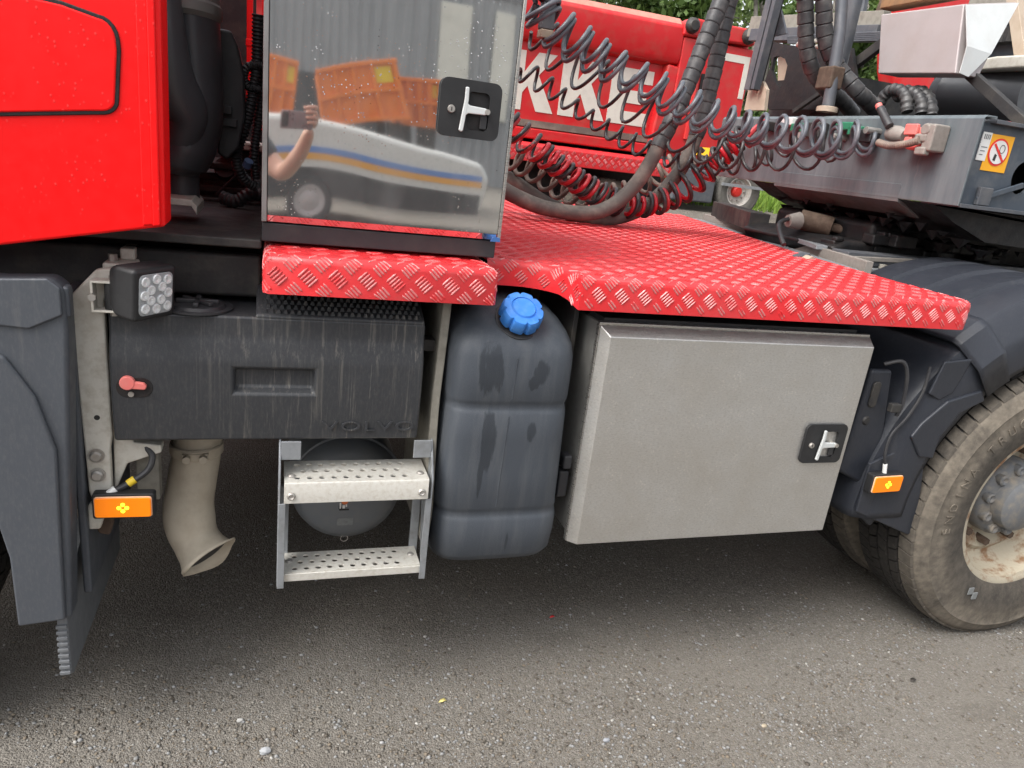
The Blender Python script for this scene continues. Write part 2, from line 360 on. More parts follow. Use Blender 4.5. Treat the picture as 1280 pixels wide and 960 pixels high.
M = dict(
 cab=red_cab(), deck=red_sheet('red_tread_plate', 0), bar=red_sheet('red_tread_bar', 0.06), barw=red_sheet('worn_tread_bar', 0.55),
 tank=streaky('side_tank_plastic', (0.035, 0.037, 0.041), (0.25, 0.23, 0.195), 1.0, 0.38, sx=120, sz=1.7, dust=0.13, th=(0.52, 0.72), xr=(0.0, 0.16)),
 fender=streaky('fender_plastic', (0.068, 0.075, 0.087), (0.21, 0.205, 0.195), 0.35, 0.48, 40, 3, 0.22),
 rfender=streaky('rear_fender_plastic', (0.024, 0.027, 0.035), (0.14, 0.135, 0.13), 0.25, 0.36, 30, 3, 0.14),
 black=simple('black_plastic', (0.028, 0.028, 0.031), 0.5, dirt=(0.09, 0.085, 0.075), amt=0.3),
 blackmat=simple('grimy_black_steel', (0.022, 0.021, 0.021), 0.6, dirt=(0.085, 0.075, 0.06), amt=0.6, bump=0.3),
 grease=simple('greasy_black_steel', (0.006, 0.006, 0.007), 0.55, dirt=(0.03, 0.02, 0.016), amt=0.6, bump=0.6, bscale=40),
 duct=simple('duct_rubber', (0.060, 0.063, 0.070), 0.40, dirt=(0.07, 0.07, 0.07), amt=0.35),
 ductgrey=simple('grey_rubber', (0.20, 0.205, 0.195), 0.6, dirt=(0.12, 0.11, 0.1), amt=0.4),
 mirror=mirror_steel(), boxsteel=box_steel('toolbox_steel'), boxside=simple('toolbox_side_steel', (0.30, 0.295, 0.28), 0.45, 0.25, dirt=(0.16, 0.15, 0.13), amt=0.5, scale=30),
 boxtrim=box_steel('steel_trim', 0.28, 0.2, (0.50, 0.49, 0.47)),
 frame=simple('dull_aluminium', (0.33, 0.32, 0.31), 0.45, 0.7, dirt=(0.15, 0.12, 0.12), amt=0.5),
 step=simple('step_aluminium', (0.70, 0.68, 0.62), 0.45, 0.35, dirt=(0.48, 0.43, 0.35), amt=0.6, scale=90, bump=0.1, bscale=220),
 galv=simple('galvanised_steel', (0.30, 0.315, 0.33), 0.5, 0.4, dirt=(0.12, 0.115, 0.1), amt=0.5, scale=30),
 cast=simple('cast_aluminium', (0.60, 0.575, 0.51), 0.6, 0.1, dirt=(0.38, 0.34, 0.27), amt=0.7, scale=45, bump=0.2, bscale=180),
 bolt=simple('bolt_steel', (0.42, 0.40, 0.37), 0.45, 0.6, dirt=(0.2, 0.15, 0.1), amt=0.4),
 exhaust=simple('dusty_exhaust_steel', (0.60, 0.53, 0.42), 0.7, 0.05, dirt=(0.42, 0.35, 0.26), amt=0.7, scale=18, bump=0.15, bscale=120),
 bore_dark=simple('dark_bore_steel', (0.05, 0.05, 0.052), 0.75, 0.2),
 airtank=simple('air_tank_paint', (0.15, 0.162, 0.175), 0.42, dirt=(0.2, 0.19, 0.17), amt=0.35, scale=30),
 fluid=tank_grey(), cap=simple('blue_cap_plastic', (0.035, 0.20, 0.62), 0.5, dirt=(0.16, 0.36, 0.70), amt=0.35, scale=60),
 strap=simple('dusty_strap_steel', (0.24, 0.225, 0.19), 0.7, 0.1, dirt=(0.12, 0.105, 0.085), amt=0.7, scale=30),
 tyre=tyre_rubber(), rim=simple('rusty_rim_paint', (0.40, 0.355, 0.27), 0.7, 0.1, dirt=(0.20, 0.10, 0.045), amt=0.95, scale=16, bump=0.4, bscale=70, lo=0.5, hi=0.64),
 hub=simple('hub_paint', (0.155, 0.16, 0.165), 0.65, 0.15, dirt=(0.30, 0.255, 0.195), amt=0.9, scale=25, bump=0.2),
 flap=streaky('dusty_flap_rubber', (0.14, 0.148, 0.158), (0.30, 0.295, 0.285), 0.6, 0.6, 50, 3, 0.35), union=simple('dusty_fitting', (0.26, 0.235, 0.21), 0.65, 0.1, dirt=(0.15, 0.13, 0.11), amt=0.6, scale=40, bump=0.2), rust=simple('rusty_steel', (0.085, 0.055, 0.038), 0.85, 0.1, dirt=(0.17, 0.125, 0.09), amt=0.7, scale=30, bump=0.3),
 lamp=simple('lamp_housing', (0.014, 0.014, 0.015), 0.55, dirt=(0.05, 0.05, 0.05), amt=0.3),
 glass=simple('lamp_reflector', (0.86, 0.88, 0.88), 0.25, 0.15, dirt=(0.4, 0.4, 0.38), amt=0.3, scale=60),
 lenspane=simple('lamp_pane', (0.40, 0.42, 0.43), 0.3, 0.2), amber=emis('amber_lens', (0.95, 0.22, 0.0), 0.10), amber2=emis('amber_led', (1.0, 0.62, 0.02), 1.6), amberrim=simple('amber_lens_edge', (0.85, 0.50, 0.30), 0.3),
 pink=simple('faded_red_plastic', (0.72, 0.16, 0.14), 0.5, dirt=(0.5, 0.3, 0.26), amt=0.5), redhose=simple('red_coil_plastic', (0.50, 0.010, 0.022), 0.32, dirt=(0.24, 0.14, 0.11), amt=0.35, scale=9),
 dusthose=simple('dusty_coil_plastic', (0.16, 0.12, 0.10), 0.7, dirt=(0.30, 0.24, 0.19), amt=0.8, scale=12),
 bluecoil=simple('blue_grey_coil_plastic', (0.095, 0.108, 0.125), 0.36, dirt=(0.24, 0.22, 0.22), amt=0.4, scale=20),
 blackcoil=simple('black_coil_plastic', (0.030, 0.030, 0.032), 0.36, dirt=(0.14, 0.125, 0.115), amt=0.6, scale=14),
 hose=simple('dusty_rubber_hose', (0.11, 0.097, 0.085), 0.72, dirt=(0.27, 0.225, 0.185), amt=0.85, scale=12, bump=0.2),
 wrap=simple('spiral_wrap_plastic', (0.038, 0.038, 0.040), 0.45, dirt=(0.17, 0.16, 0.15), amt=0.5, scale=22),
 plate=front_plate_mat(), trframe=simple('trailer_grey_paint', (0.085, 0.092, 0.105), 0.5, 0.2, dirt=(0.2, 0.19, 0.18), amt=0.45),
 trblue=simple('trailer_blue_grey', (0.06, 0.075, 0.095), 0.45, 0.1, dirt=(0.2, 0.19, 0.18), amt=0.4),
 silver=simple('brushed_alu_box', (0.42, 0.38, 0.375), 0.5, 0.3, dirt=(0.34, 0.29, 0.26), amt=0.5, scale=8), silverw=simple('alu_box_side', (0.66, 0.68, 0.67), 0.5, 0.3, dirt=(0.5, 0.5, 0.48), amt=0.4),
 tan=simple('tan_painted_plate', (0.42, 0.34, 0.26), 0.6, dirt=(0.26, 0.18, 0.12), amt=0.5), wood=simple('weathered_wood', (0.26, 0.14, 0.065), 0.8, dirt=(0.12, 0.07, 0.04), amt=0.7, scale=20, bump=0.4),
 green=simple('green_valve_plastic', (0.02, 0.17, 0.09), 0.4), white=simple('white_plastic', (0.75, 0.75, 0.73), 0.4), yellow=simple('yellow_tape', (0.78, 0.55, 0.03), 0.5),
 label=simple('white_label', (0.74, 0.74, 0.72), 0.5, dirt=(0.5, 0.48, 0.45), amt=0.4), orange=simple('orange_label', (0.85, 0.40, 0.01), 0.45), ink=simple('black_ink', (0.02, 0.02, 0.02), 0.6), redink=simple('red_ink', (0.70, 0.03, 0.02), 0.5), greylabel=simple('grey_label', (0.20, 0.21, 0.21), 0.5, dirt=(0.1, 0.1, 0.1), amt=0.6, scale=90),
 redbody=simple('tipper_red_paint', (0.60, 0.014, 0.018), 0.42, dirt=(0.36, 0.10, 0.07), amt=0.5, scale=9), letter=simple('cream_lettering', (0.72, 0.69, 0.60), 0.5, dirt=(0.5, 0.46, 0.4), amt=0.4, scale=20), creamred=simple('dusty_red_ledge', (0.60, 0.20, 0.15), 0.6, dirt=(0.45, 0.3, 0.24), amt=0.6),
 ground=asphalt(), stone=stone_mat(),
)

# ------------------------------------------------------------------ the setting: ground and bank
mb = MB()
xs = np.r_[-60, np.arange(-30, -3, 3), np.arange(-3, 6, 0.5), np.arange(6, 40, 3), np.arange(40, 121, 20)]; ys = np.r_[-60, -40, np.arange(-30, -2, 4), np.arange(-2, 6, 0.5), np.arange(6, 50, 3), np.arange(50, 141, 30)]
mb.grid(lambda x, y: (x, y, terrain(x, y)), xs, ys)
tag(mb.build('ground', M['ground'], smooth=60), kind='structure')

def gravel(name, count, smin, smax, seed, pale, box):
    r = np.random.default_rng(seed)
    bx = r.uniform(box[0], box[1], count*3); by = r.uniform(box[2], box[3], count*3)
    pn = np.sin(bx*2.3+np.sin(by*7)*1.7+1.0)+0.8*np.sin(bx*6.1-by*9+2)+0.6*np.sin(bx*13+by*17)
    dens = np.clip(1.0-(by+0.02+0.10*pn)/0.42, 0.07, 1.0)*np.clip(0.62+0.30*pn, 0.15, 1)
    keep = r.random(count*3) < dens; bx, by = bx[keep][:count], by[keep][:count]; n = len(bx)
    base = np.array([(0, 0, .62), (.95, 0, .1), (.3, .9, .0), (-.8, .55, .12), (-.75, -.6, 0), (.35, -.9, .1), (0, 0, -.35)])
    faces = np.array([(0, 1, 2), (0, 2, 3), (0, 3, 4), (0, 4, 5), (0, 5, 1), (6, 2, 1), (6, 3, 2), (6, 4, 3), (6, 5, 4), (6, 1, 5)])
    s = (smin+(smax-smin)*r.random(n)**2.6)/2; a = r.uniform(0, 2*PI, n); sq = r.uniform(0.55, 1.0, n)
    V = base[None]*s[:, None, None]*r.uniform(0.72, 1.25, (n, 7, 1)); V[:, :, 1] *= sq[:, None]; V[:, :, 2] *= r.uniform(0.5, 0.95, n)[:, None]
    ca, sa = np.cos(a)[:, None], np.sin(a)[:, None]
    X = V[:, :, 0]*ca-V[:, :, 1]*sa+bx[:, None]; Y = V[:, :, 0]*sa+V[:, :, 1]*ca+by[:, None]; Z = V[:, :, 2]+s[:, None]*0.12
    co = np.stack([X, Y, Z], 2).reshape(-1, 3); fc = (faces[None]+(np.arange(n)*7)[:, None, None]).reshape(-1)
    me = bpy.data.meshes.new(name); me.vertices.add(len(co)); me.vertices.foreach_set('co', co.ravel()); me.loops.add(len(fc)); me.loops.foreach_set('vertex_index', fc)
    k = len(fc)//3; me.polygons.add(k); me.polygons.foreach_set('loop_start', np.arange(k)*3); me.polygons.foreach_set('loop_total', np.full(k, 3)); me.update(); me.validate()
    pal = np.array([(.115, .098, .08), (.17, .15, .124), (.235, .22, .195), (.29, .292, .29), (.20, .165, .125), (.42, .405, .375)])
    idx = r.choice(6, n, p=pale); col = pal[idx]*r.uniform(0.8, 1.2, (n, 1)); rgba = np.concatenate([np.repeat(col, 7, 0), np.ones((n*7, 1))], 1)
    at_ = me.color_attributes.new('tint', 'FLOAT_COLOR', 'POINT'); at_.data.foreach_set('color', rgba.ravel().astype(np.float32))
    o = link(name, me, M['stone'], smooth=0); return o
g = gravel('fine_gravel', 60000, 0.0022, 0.0075, 1, [.24, .30, .22, .10, .12, .02], (-1.2, 3.2, -0.5, 2.2)); tag(g, 'fine loose grit scattered over the asphalt', 'gravel', kind='stuff')
g = gravel('loose_gravel', 30000, 0.005, 0.0165, 2, [.14, .24, .28, .18, .14, .02], (-1.2, 3.2, -0.5, 1.1)); tag(g, 'pale loose stones scattered over the asphalt', 'gravel', kind='stuff')

# ------------------------------------------------------------------ the tractor truck
TR = empty('tractor_truck', (1.0, 1.25, 0), 'red tractor truck with steel lockers and red tread plate deck', 'truck')

# --- cab: side panel with a storage hatch, rear wall, body behind it
YF = -0.03
mb = MB()
prof = [(-2.3, 1.14), (-0.488, 1.219), (-0.206, 1.277), (-0.196, 2.6), (-2.3, 2.6)]
cab = mb.prism(prof, YF, 0.06).build('cab_panel', M['cab'], TR, bevel=0.006, seg=3)
MB().box(-2.3, -0.62, 0.06, 2.52, 1.16, 3.2).build('cab_body', M['cab'], TR, bevel=0.03, seg=3)
# pressed vertical folds along the cab corner
mb = MB()
for x, w, d in ((-0.236, 0.010, 0.004), (-0.221, 0.007, 0.006)):
    mb.prism([(x-w, 1.276), (x+w, 1.279), (x+w+0.006, 2.55), (x-w+0.006, 2.55)], YF-d, YF+0.002)
mb.build('corner_fold', M['cab'], cab, bevel=0.0035, seg=2)
# hatch: proud panel with a dark rubber seal round it
hp = [(-0.95, 1.405), (-0.468, 1.449), (-0.322, 1.470)]+[(-0.307+0.030*math.sin(a), 1.50-0.028*math.cos(a)) for a in np.linspace(0.15, PI/2, 6)]+[(-0.270, 1.585)]+[(-0.305+0.034*math.cos(a), 1.600+0.040*math.sin(a)) for a in np.linspace(0.1, PI/2, 6)]+[(-0.36, 1.652), (-0.95, 1.695)]
def inset(poly, d):
    c = Vector((-0.6, 1.55)); out = []
    n = len(poly)
    for i in range(n):
        a, b, e = Vector(poly[i-1]), Vector(poly[i]), Vector(poly[(i+1) % n])
        t = ((b-a).normalized()+(e-b).normalized()).normalized(); nr = Vector((-t.y, t.x))
        out.append(tuple(b+nr*d))
    return out
MB().prism(hp, YF-0.003, YF+0.002).build('hatch_seal', M['grease'], cab, bevel=0.002)
MB().prism(inset(hp, 0.0065), YF-0.006, YF+0.001).build('hatch_door', M['cab'], cab, bevel=0.004, seg=3)

# --- what stands behind the cab: air duct, engine, brackets, hoses
dk = M['duct']
dp = spline([(-0.20, 0.42, 2.1), (-0.195, 0.42, 1.8), (-0.192, 0.42, 1.70), (-0.185, 0.42, 1.58), (-0.188, 0.42, 1.50), (-0.205, 0.42, 1.43), (-0.225, 0.42, 1.375), (-0.228, 0.42, 1.35)], 8)
rr = np.interp(np.linspace(0, 1, len(dp)), [0, .3, .45, .6, .75, .88, 1], [.06, .058, .056, .062, .066, .060, .043])
MB().tube(dp, list(rr), 28, sx=1.9, up=(1, 0, 0)).build('air_duct', dk, TR)
MB().tube(spline([(-0.235, 0.26, 1.72), (-0.235, 0.27, 1.62), (-0.225, 0.29, 1.55), (-0.20, 0.32, 1.49), (-0.215, 0.34, 1.42)], 8), [0.035+0.016*math.sin(PI*i/32) for i in range(33)], 20, sx=1.2).build('air_duct_lobe', dk, TR)
MB().lathe([(0, .042), (0.012, .044), (-0.09, .045), (-0.09, .0)], (-0.228, 0.42, 1.372), 'Z', 28).build('duct_neck', dk, TR)
MB().tube([(-0.195, 0.42, 1.70), (-0.195, 0.42, 1.71), (-0.195, 0.42, 1.728), (-0.196, 0.42, 1.735), (-0.197, 0.42, 1.80), (-0.197, 0.42, 1.86)], [.061, .067, .067, .063, .065, .070], 32, sx=1.85, up=(1, 0, 0)).build('duct_collar', M['ductgrey'], TR)
MB().prism([(-0.115, 1.70), (-0.098, 1.665), (-0.083, 1.60), (-0.08, 1.50), (-0.095, 1.42), (-0.125, 1.385), (-0.15, 1.40), (-0.15, 1.70)], 0.52, 0.60).build('fan_shroud', M['black'], TR, bevel=0.008)
MB().box(-0.145, -0.10, 0.505, 0.52, 1.47, 1.49).box(-0.14, -0.112, 0.50, 0.52, 1.50, 1.52).build('shroud_clip', M['black'], TR, bevel=0.002)
MB().prism([(-0.27, 1.30), (-0.19, 1.30), (-0.178, 1.285), (-0.178, 1.265), (-0.19, 1.285), (-0.27, 1.285)], 0.28, 0.46).build('duct_bracket', M['cast'], TR, bevel=0.002)
# engine block with ribs and a cover, further inside
eng = MB().box(-0.95, 0.02, 0.85, 1.7, 0.75, 1.33).build('engine_block', M['blackmat'], TR, bevel=0.02)
for i in range(7):
    z = 1.13+i*0.035
    MB().box(-0.30+0.02*(i % 2), 0.0, 0.80+0.02*(i % 3), 0.86, z, z+0.022).build('engine_rib', M['blackmat'], eng, bevel=0.006)
MB().box(-0.17, 0.0, 0.78, 1.0, 1.405, 1.425).build('engine_shelf', M['cast'], TR, bevel=0.004)
MB().box(-0.17, 0.02, 0.95, 1.4, 1.33, 1.40).build('rocker_cover', M['blackmat'], TR, bevel=0.015)
mb = MB()
for x, y, z, r, h in ((-0.13, 0.82, 1.44, .018, .03), (-0.075, .83, 1.455, .022, .05), (-0.15, .86, 1.33, .03, .06), (-0.03, .8, 1.30, .035, .08), (-0.12, .78, 1.23, .028, .07), (-0.05, .77, 1.18, .03, .05)):
    MB().cyl((x, y, z), (x, y-0.05, z+h*0.3), r, 14).build('engine_fitting', M['black'], TR)
pass
def corrugated(pts, r, pitch, name, mat, parent, depth=0.12, n=12):
    P, L = resample(spline(pts, 10), 400); cnt = int(L/pitch*6); P, L = resample([tuple(p) for p in P], cnt)
    rs = [r*(1+depth*math.sin(2*PI*i/6)) for i in range(cnt)]
    return MB().tube([tuple(p) for p in P], rs, n).build(name, mat, parent, smooth=60)
corrugated([(-0.052, .55, 1.75), (-0.055, .56, 1.62), (-0.075, .56, 1.50), (-0.105, .58, 1.40), (-0.09, .60, 1.34), (-0.055, .62, 1.315)], 0.014, 0.009, 'wiring_conduit', M['black'], TR)
corrugated([(-0.035, .58, 1.75), (-0.038, .59, 1.60), (-0.052, .60, 1.48), (-0.06, .60, 1.40), (-0.055, .62, 1.34)], 0.012, 0.009, 'wiring_conduit', M['black'], TR)
corrugated([(-0.04, .55, 1.63), (-0.072, .55, 1.625), (-0.085, .55, 1.60), (-0.075, .55, 1.575), (-0.045, .55, 1.57)], 0.010, 0.008, 'wiring_conduit', M['black'], TR)
corrugated([(-0.15, .70, 1.27), (-0.11, .68, 1.265), (-0.07, .68, 1.29), (-0.02, .70, 1.28)], 0.018, 0.012, 'wiring_conduit', M['black'], TR)
MB().tube(spline([(-0.16, .62, 1.285), (-0.12, .6, 1.33), (-0.085, .58, 1.365), (-0.075, .57, 1.39)], 8), 0.0025, 6).build('cable_tie', M['black'], TR)
MB().cyl((-0.078, .56, 1.372), (-0.072, .55, 1.388), 0.012, 12).build('blue_plug', simple('blue_grey_plug', (0.10, 0.16, 0.30), 0.5), TR)
MB().box(-0.40, 0.0, 2.02, 2.05, 1.2, 1.62).box(-0.40, -0.095, 2.02, 2.05, 1.62, 2.4).build('dark_gap_panel', M['blackmat'], TR)  # dark panel added behind the rails to darken the gap
# red guard rail seen through the gap, on the far side
mb = MB()
for x in (-0.115, -0.055): mb.box(x-0.012, x+0.012, 1.85, 1.88, 1.45, 2.5)
for z in (1.53, 1.68, 1.79, 2.0): mb.box(-0.13, -0.04, 1.846, 1.878, z-0.014, z+0.014)
mb.build('guard_rail', M['cab'], TR, bevel=0.003)
MB().box(-0.62, -0.03, 0.10, 1.2, 1.225, 1.245).build('engine_shelf_plate', M['blackmat'], TR, bevel=0.004)
MB().box(-0.60, -0.03, 0.16, 0.20, 1.10, 1.20).build('frame_bracket', M['blackmat'], TR, bevel=0.01)
MB().box(-0.60, 0.5, 0.42, 0.50, 0.86, 1.22).build('inner_wall', M['blackmat'], TR, bevel=0.01)

# --- chassis frame and running gear that darken the space below
for y in (0.82, 1.60): MB().box(-2.4, 5.2, y, y+0.08, 0.80, 1.08).build('chassis_rail', M['blackmat'], TR, bevel=0.01)
MB().box(0.0, 1.9, 0.92, 1.58, 0.55, 1.0).build('gearbox', M['blackmat'], TR, bevel=0.08)
MB().box(-0.2, 1.9, 1.80, 2.48, 0.45, 1.15).build('far_side_block', M['blackmat'], TR, bevel=0.08, seg=4)  # unseen box added to stop light leaking in from the far side
MB().box(-2.0, -0.6, 0.2, 2.4, 0.9, 1.15).build('inner_arch', M['blackmat'], TR, bevel=0.03)
MB().cyl((-1.12, 0.2, 0.5), (-1.12, 2.4, 0.5), 0.10, 16).build('front_axle', M['blackmat'], TR)
MB().cyl((2.55, 0.3, 0.51), (2.55, 2.2, 0.51), 0.12, 16).build('rear_axle', M['blackmat'], TR)

# --- red ledge and deck of five-bar tread plate
ZT, RB, ZB = 1.235, 0.017, 1.152
def edge_pt(P, Nn, t):
    """t<0 on the top, 0..arc over the bend, beyond down the flange. P: outer edge point, Nn: outward normal"""
    A = RB*PI/2
    if t < 0: return Vector((P.x-Nn.x*(RB-t), P.y-Nn.y*(RB-t), ZT)), Vector((0, 0, 1))
    if t < A:
        q = t/RB; o = -RB+RB*math.sin(q)
        return Vector((P.x+Nn.x*o, P.y+Nn.y*o, ZT-RB+RB*math.cos(q))), Vector((Nn.x*math.sin(q), Nn.y*math.sin(q), math.cos(q)))
    return Vector((P.x, P.y, ZT-RB-(t-A))), Vector((Nn.x, Nn.y, 0))
BL, BW, BH, GP, PITCH = 0.030, 0.0048, 0.0020, 0.0076, 0.0625
def bar_shape(cu, cv, ang):
    """vertices (u,v,h) of one raised bar"""
    ca, sa = math.cos(ang), math.sin(ang); l, w = BL/2, BW/2
    pts = [(-l, 0, 0), (-l*.62, -w, 0), (l*.62, -w, 0), (l, 0, 0), (l*.62, w, 0), (-l*.62, w, 0), (-l*.68, -w*.38, 1), (l*.68, -w*.38, 1), (l*.68, w*.38, 1), (-l*.68, w*.38, 1)]
    return [(cu+x*ca-y*sa, cv+x*sa+y*ca, h*BH) for x, y, h in pts]
BF = [(0, 1, 6), (1, 2, 7, 6), (2, 3, 7), (3, 8, 7), (3, 4, 8), (4, 5, 9, 8), (5, 0, 9), (0, 6, 9), (6, 7, 8, 9)]
def groups(u0, u1, v0, v1):
    """centres and angles of five-bar groups on a checker lattice anchored at 0"""
    out = []; h = PITCH/2
    for i in range(int(math.floor(u0/h))-1, int(math.ceil(u1/h))+2):
        for j in range(int(math.floor(v0/h))-1, int(math.ceil(v1/h))+2):
            if (i+j) % 2 == 0: out.append((i*h, j*h, PI/4 if j % 2 == 0 else -PI/4))
    return out
def five(cu, cv, a):
    for k in range(-2, 3): yield cu-math.sin(a)*k*GP, cv+math.cos(a)*k*GP
class Path2:
    def __init__(s, pts):
        s.p = [Vector((x, y, 0)) for x, y in pts]; s.L = [0]
        for a, b in zip(s.p, s.p[1:]): s.L.append(s.L[-1]+(b-a).length)
    def at(s, q):
        q = min(max(q, 0), s.L[-1]-1e-6); i = int(np.searchsorted(s.L, q, 'right'))-1; i = min(i, len(s.p)-2)
        t = s.p[i+1]-s.p[i]; d = t.normalized()
        return s.p[i]+d*(q-s.L[i]), Vector((d.y, -d.x, 0))
def inside(x, y, poly):
    c = False; n = len(poly)
    for i in range(n):
        x1, y1 = poly[i]; x2, y2 = poly[i-1]
        if (y1 > y) != (y2 > y) and x < (x2-x1)*(y-y1)/(y2-y1)+x1: c = not c
    return c
def flange_strip(mb, pts, zb):
    pth = Path2(pts); vs = []; n = len(pts); zbs = zb if isinstance(zb, list) else [zb]*n
    for i, p in enumerate(pth.p):
        zb = zbs[i]; TT = [0, .25*RB*PI/2, .5*RB*PI/2, .75*RB*PI/2, RB*PI/2, RB*PI/2+(ZT-RB-zb)]
        a = (pth.p[i]-pth.p[max(i-1, 0)]); b = pth.p[min(i+1, n-1)]-pth.p[i]
        d = (a.normalized()+b.normalized()); d = d.normalized(); Nn = Vector((d.y, -d.x, 0))
        if a.length and b.length:
            sc = 1/max(0.5, a.normalized().dot(d))
        else: sc = 1
        for t in TT:
            q, _ = edge_pt(Vector((0, 0, 0)), Nn, t); vs.append((p.x+q.x*sc, p.y+q.y*sc, q.z))
        q = (p.x-Nn.x*0.005*sc, p.y-Nn.y*0.005*sc, zb); vs.append(q)
    m = len(TT)+1
    mb.add(vs, [(i*m+k, (i+1)*m+k, (i+1)*m+k+1, i*m+k+1) for i in range(n-1) for k in range(m-1)])
    return [(vs[i*m][0], vs[i*m][1]) for i in range(n)], pth
def flange_bars(mb, pth, s0, s1, zb, off=0.0, vshift=0.0, zfn=None):
    T1 = RB*PI/2+(ZT-RB-zb)
    for cu, cv, a in groups(s0, s1, -0.06, T1+0.06):
        for bu, bv in five(cu, cv+vshift, a):
            if bv < 0.0: continue
            pv = bar_shape(bu, bv, a)
            if min(p[0] for p in pv) < s0 or max(p[0] for p in pv) > s1 or min(p[1] for p in pv) < -0.022 or max(p[1] for p in pv) > T1+0.012: continue
            if zfn is not None and max(p[1] for p in pv) > RB*PI/2+(ZT-RB-zfn(bu)): continue
            vs = []
            for u, v, h in pv:
                P, Nn = pth.at(u-off); q, nn = edge_pt(P, Nn, min(v, T1-0.001)); vs.append(q+nn*(h+0.0002))
            mb.add(vs, BF)
def top_bars(mb, poly, x0, x1, y0, y1, ux=0.0, uy=0.0, margin=0.004):
    for cu, cv, a in groups(x0-ux, x1-ux, y0-uy, y1-uy):
        for bu, bv in five(cu, cv, a):
            pv = bar_shape(bu+ux, bv+uy, a)
            if not (all(inside(p[0], p[1], poly) for p in (pv[0], pv[3])) and inside(bu+ux, bv+uy-0.003, poly)): continue
            mb.add([(u, v, ZT+h+0.0002) for u, v, h in pv], BF)
# deck
arc = [(0.60+0.10*math.sin(q), 0.115+0.027*math.cos(q)-0.0*q) for q in np.linspace(0, 0.6, 4)]
curve = [(0.506, 0.142), (0.575, 0.142), (0.605, 0.137), (0.635, 0.122), (0.66, 0.098), (0.678, 0.066), (0.690, 0.03), (0.697, -0.022)]
front = [(0.697, -0.022), (1.2, -0.022), (1.915, -0.022)]
corner = [(1.915+0.06*math.sin(q), 0.038-0.06*math.cos(q)) for q in np.linspace(0.25, 1.35, 6)]
side = [(1.977, 0.09), (1.985, 0.25)]
mb = MB()
dpath = curve[:-1]+front+corner+side
zbl = [ZB+0.018]*6+[ZB+0.012]+[ZB]*(len(dpath)-7)
t1, pathB = flange_strip(mb, dpath, zbl)
deckpoly = t1+[(2.04, 0.832), (2.45, 2.56), (0.506, 2.56)]
bm_ = [(x, y, ZT) for x, y in deckpoly]+[(x, y, ZT-0.006) for x, y in deckpoly]
n = len(deckpoly); mb.add(bm_, [tuple(range(n)), tuple(range(2*n-1, n-1, -1))]+[(i, i+n, (i+1) % n+n, (i+1) % n) for i in range(n-4, n)])
deck = mb.build('deck_plate', M['deck'], TR, smooth=50)
mb = MB(); top_bars(mb, deckpoly, 0.5, 2.46, -0.02, 2.56, 0.697, 0.006)
mb.build('tread_bars', M['bar'], deck, smooth=0, kind='stuff')
mb = MB(); flange_bars(mb, pathB, 0.0, pathB.L[-1], ZB+0.001, 0, 0.022, lambda s_: ZB+0.019 if s_ < 0.235 else ZB+0.001)
mb.build('edge_tread_bars', M['barw'], deck, smooth=0, kind='stuff')
# ledge under the cabinet
mb = MB()
tl, pl = flange_strip(mb, [(-0.024, 0.30), (-0.024, -0.012), (-0.014, -0.022), (0.2, -0.022), (0.480, -0.022), (0.490, -0.012), (0.490, 0.30)], ZB)
mb.add([(x, y, ZT) for x, y in tl], [tuple(range(len(tl)))])
led = mb.build('ledge_plate', M['deck'], TR, smooth=50)
mb = MB(); top_bars(mb, tl, -0.02, 0.49, -0.02, 0.3, 0.0, 0.006); mb.build('tread_bars', M['bar'], led, smooth=0, kind='stuff')
mb = MB(); flange_bars(mb, pl, 0.0, pl.L[-1], ZB, 0, 0.022); mb.build('edge_tread_bars', M['barw'], led, smooth=0, kind='stuff')
MB().box(0.0, 0.47, 0.02, 0.9, 1.20, 1.228).box(0.72, 1.9, 0.03, 0.9, 1.19, 1.226).box(0.52, 2.0, 0.9, 2.5, 1.15, 1.226).build('deck_support', M['blackmat'], TR)
MB().box(1.85, 1.93, 0.12, 0.8, 1.12, 1.225).build('deck_support', M['blackmat'], TR)

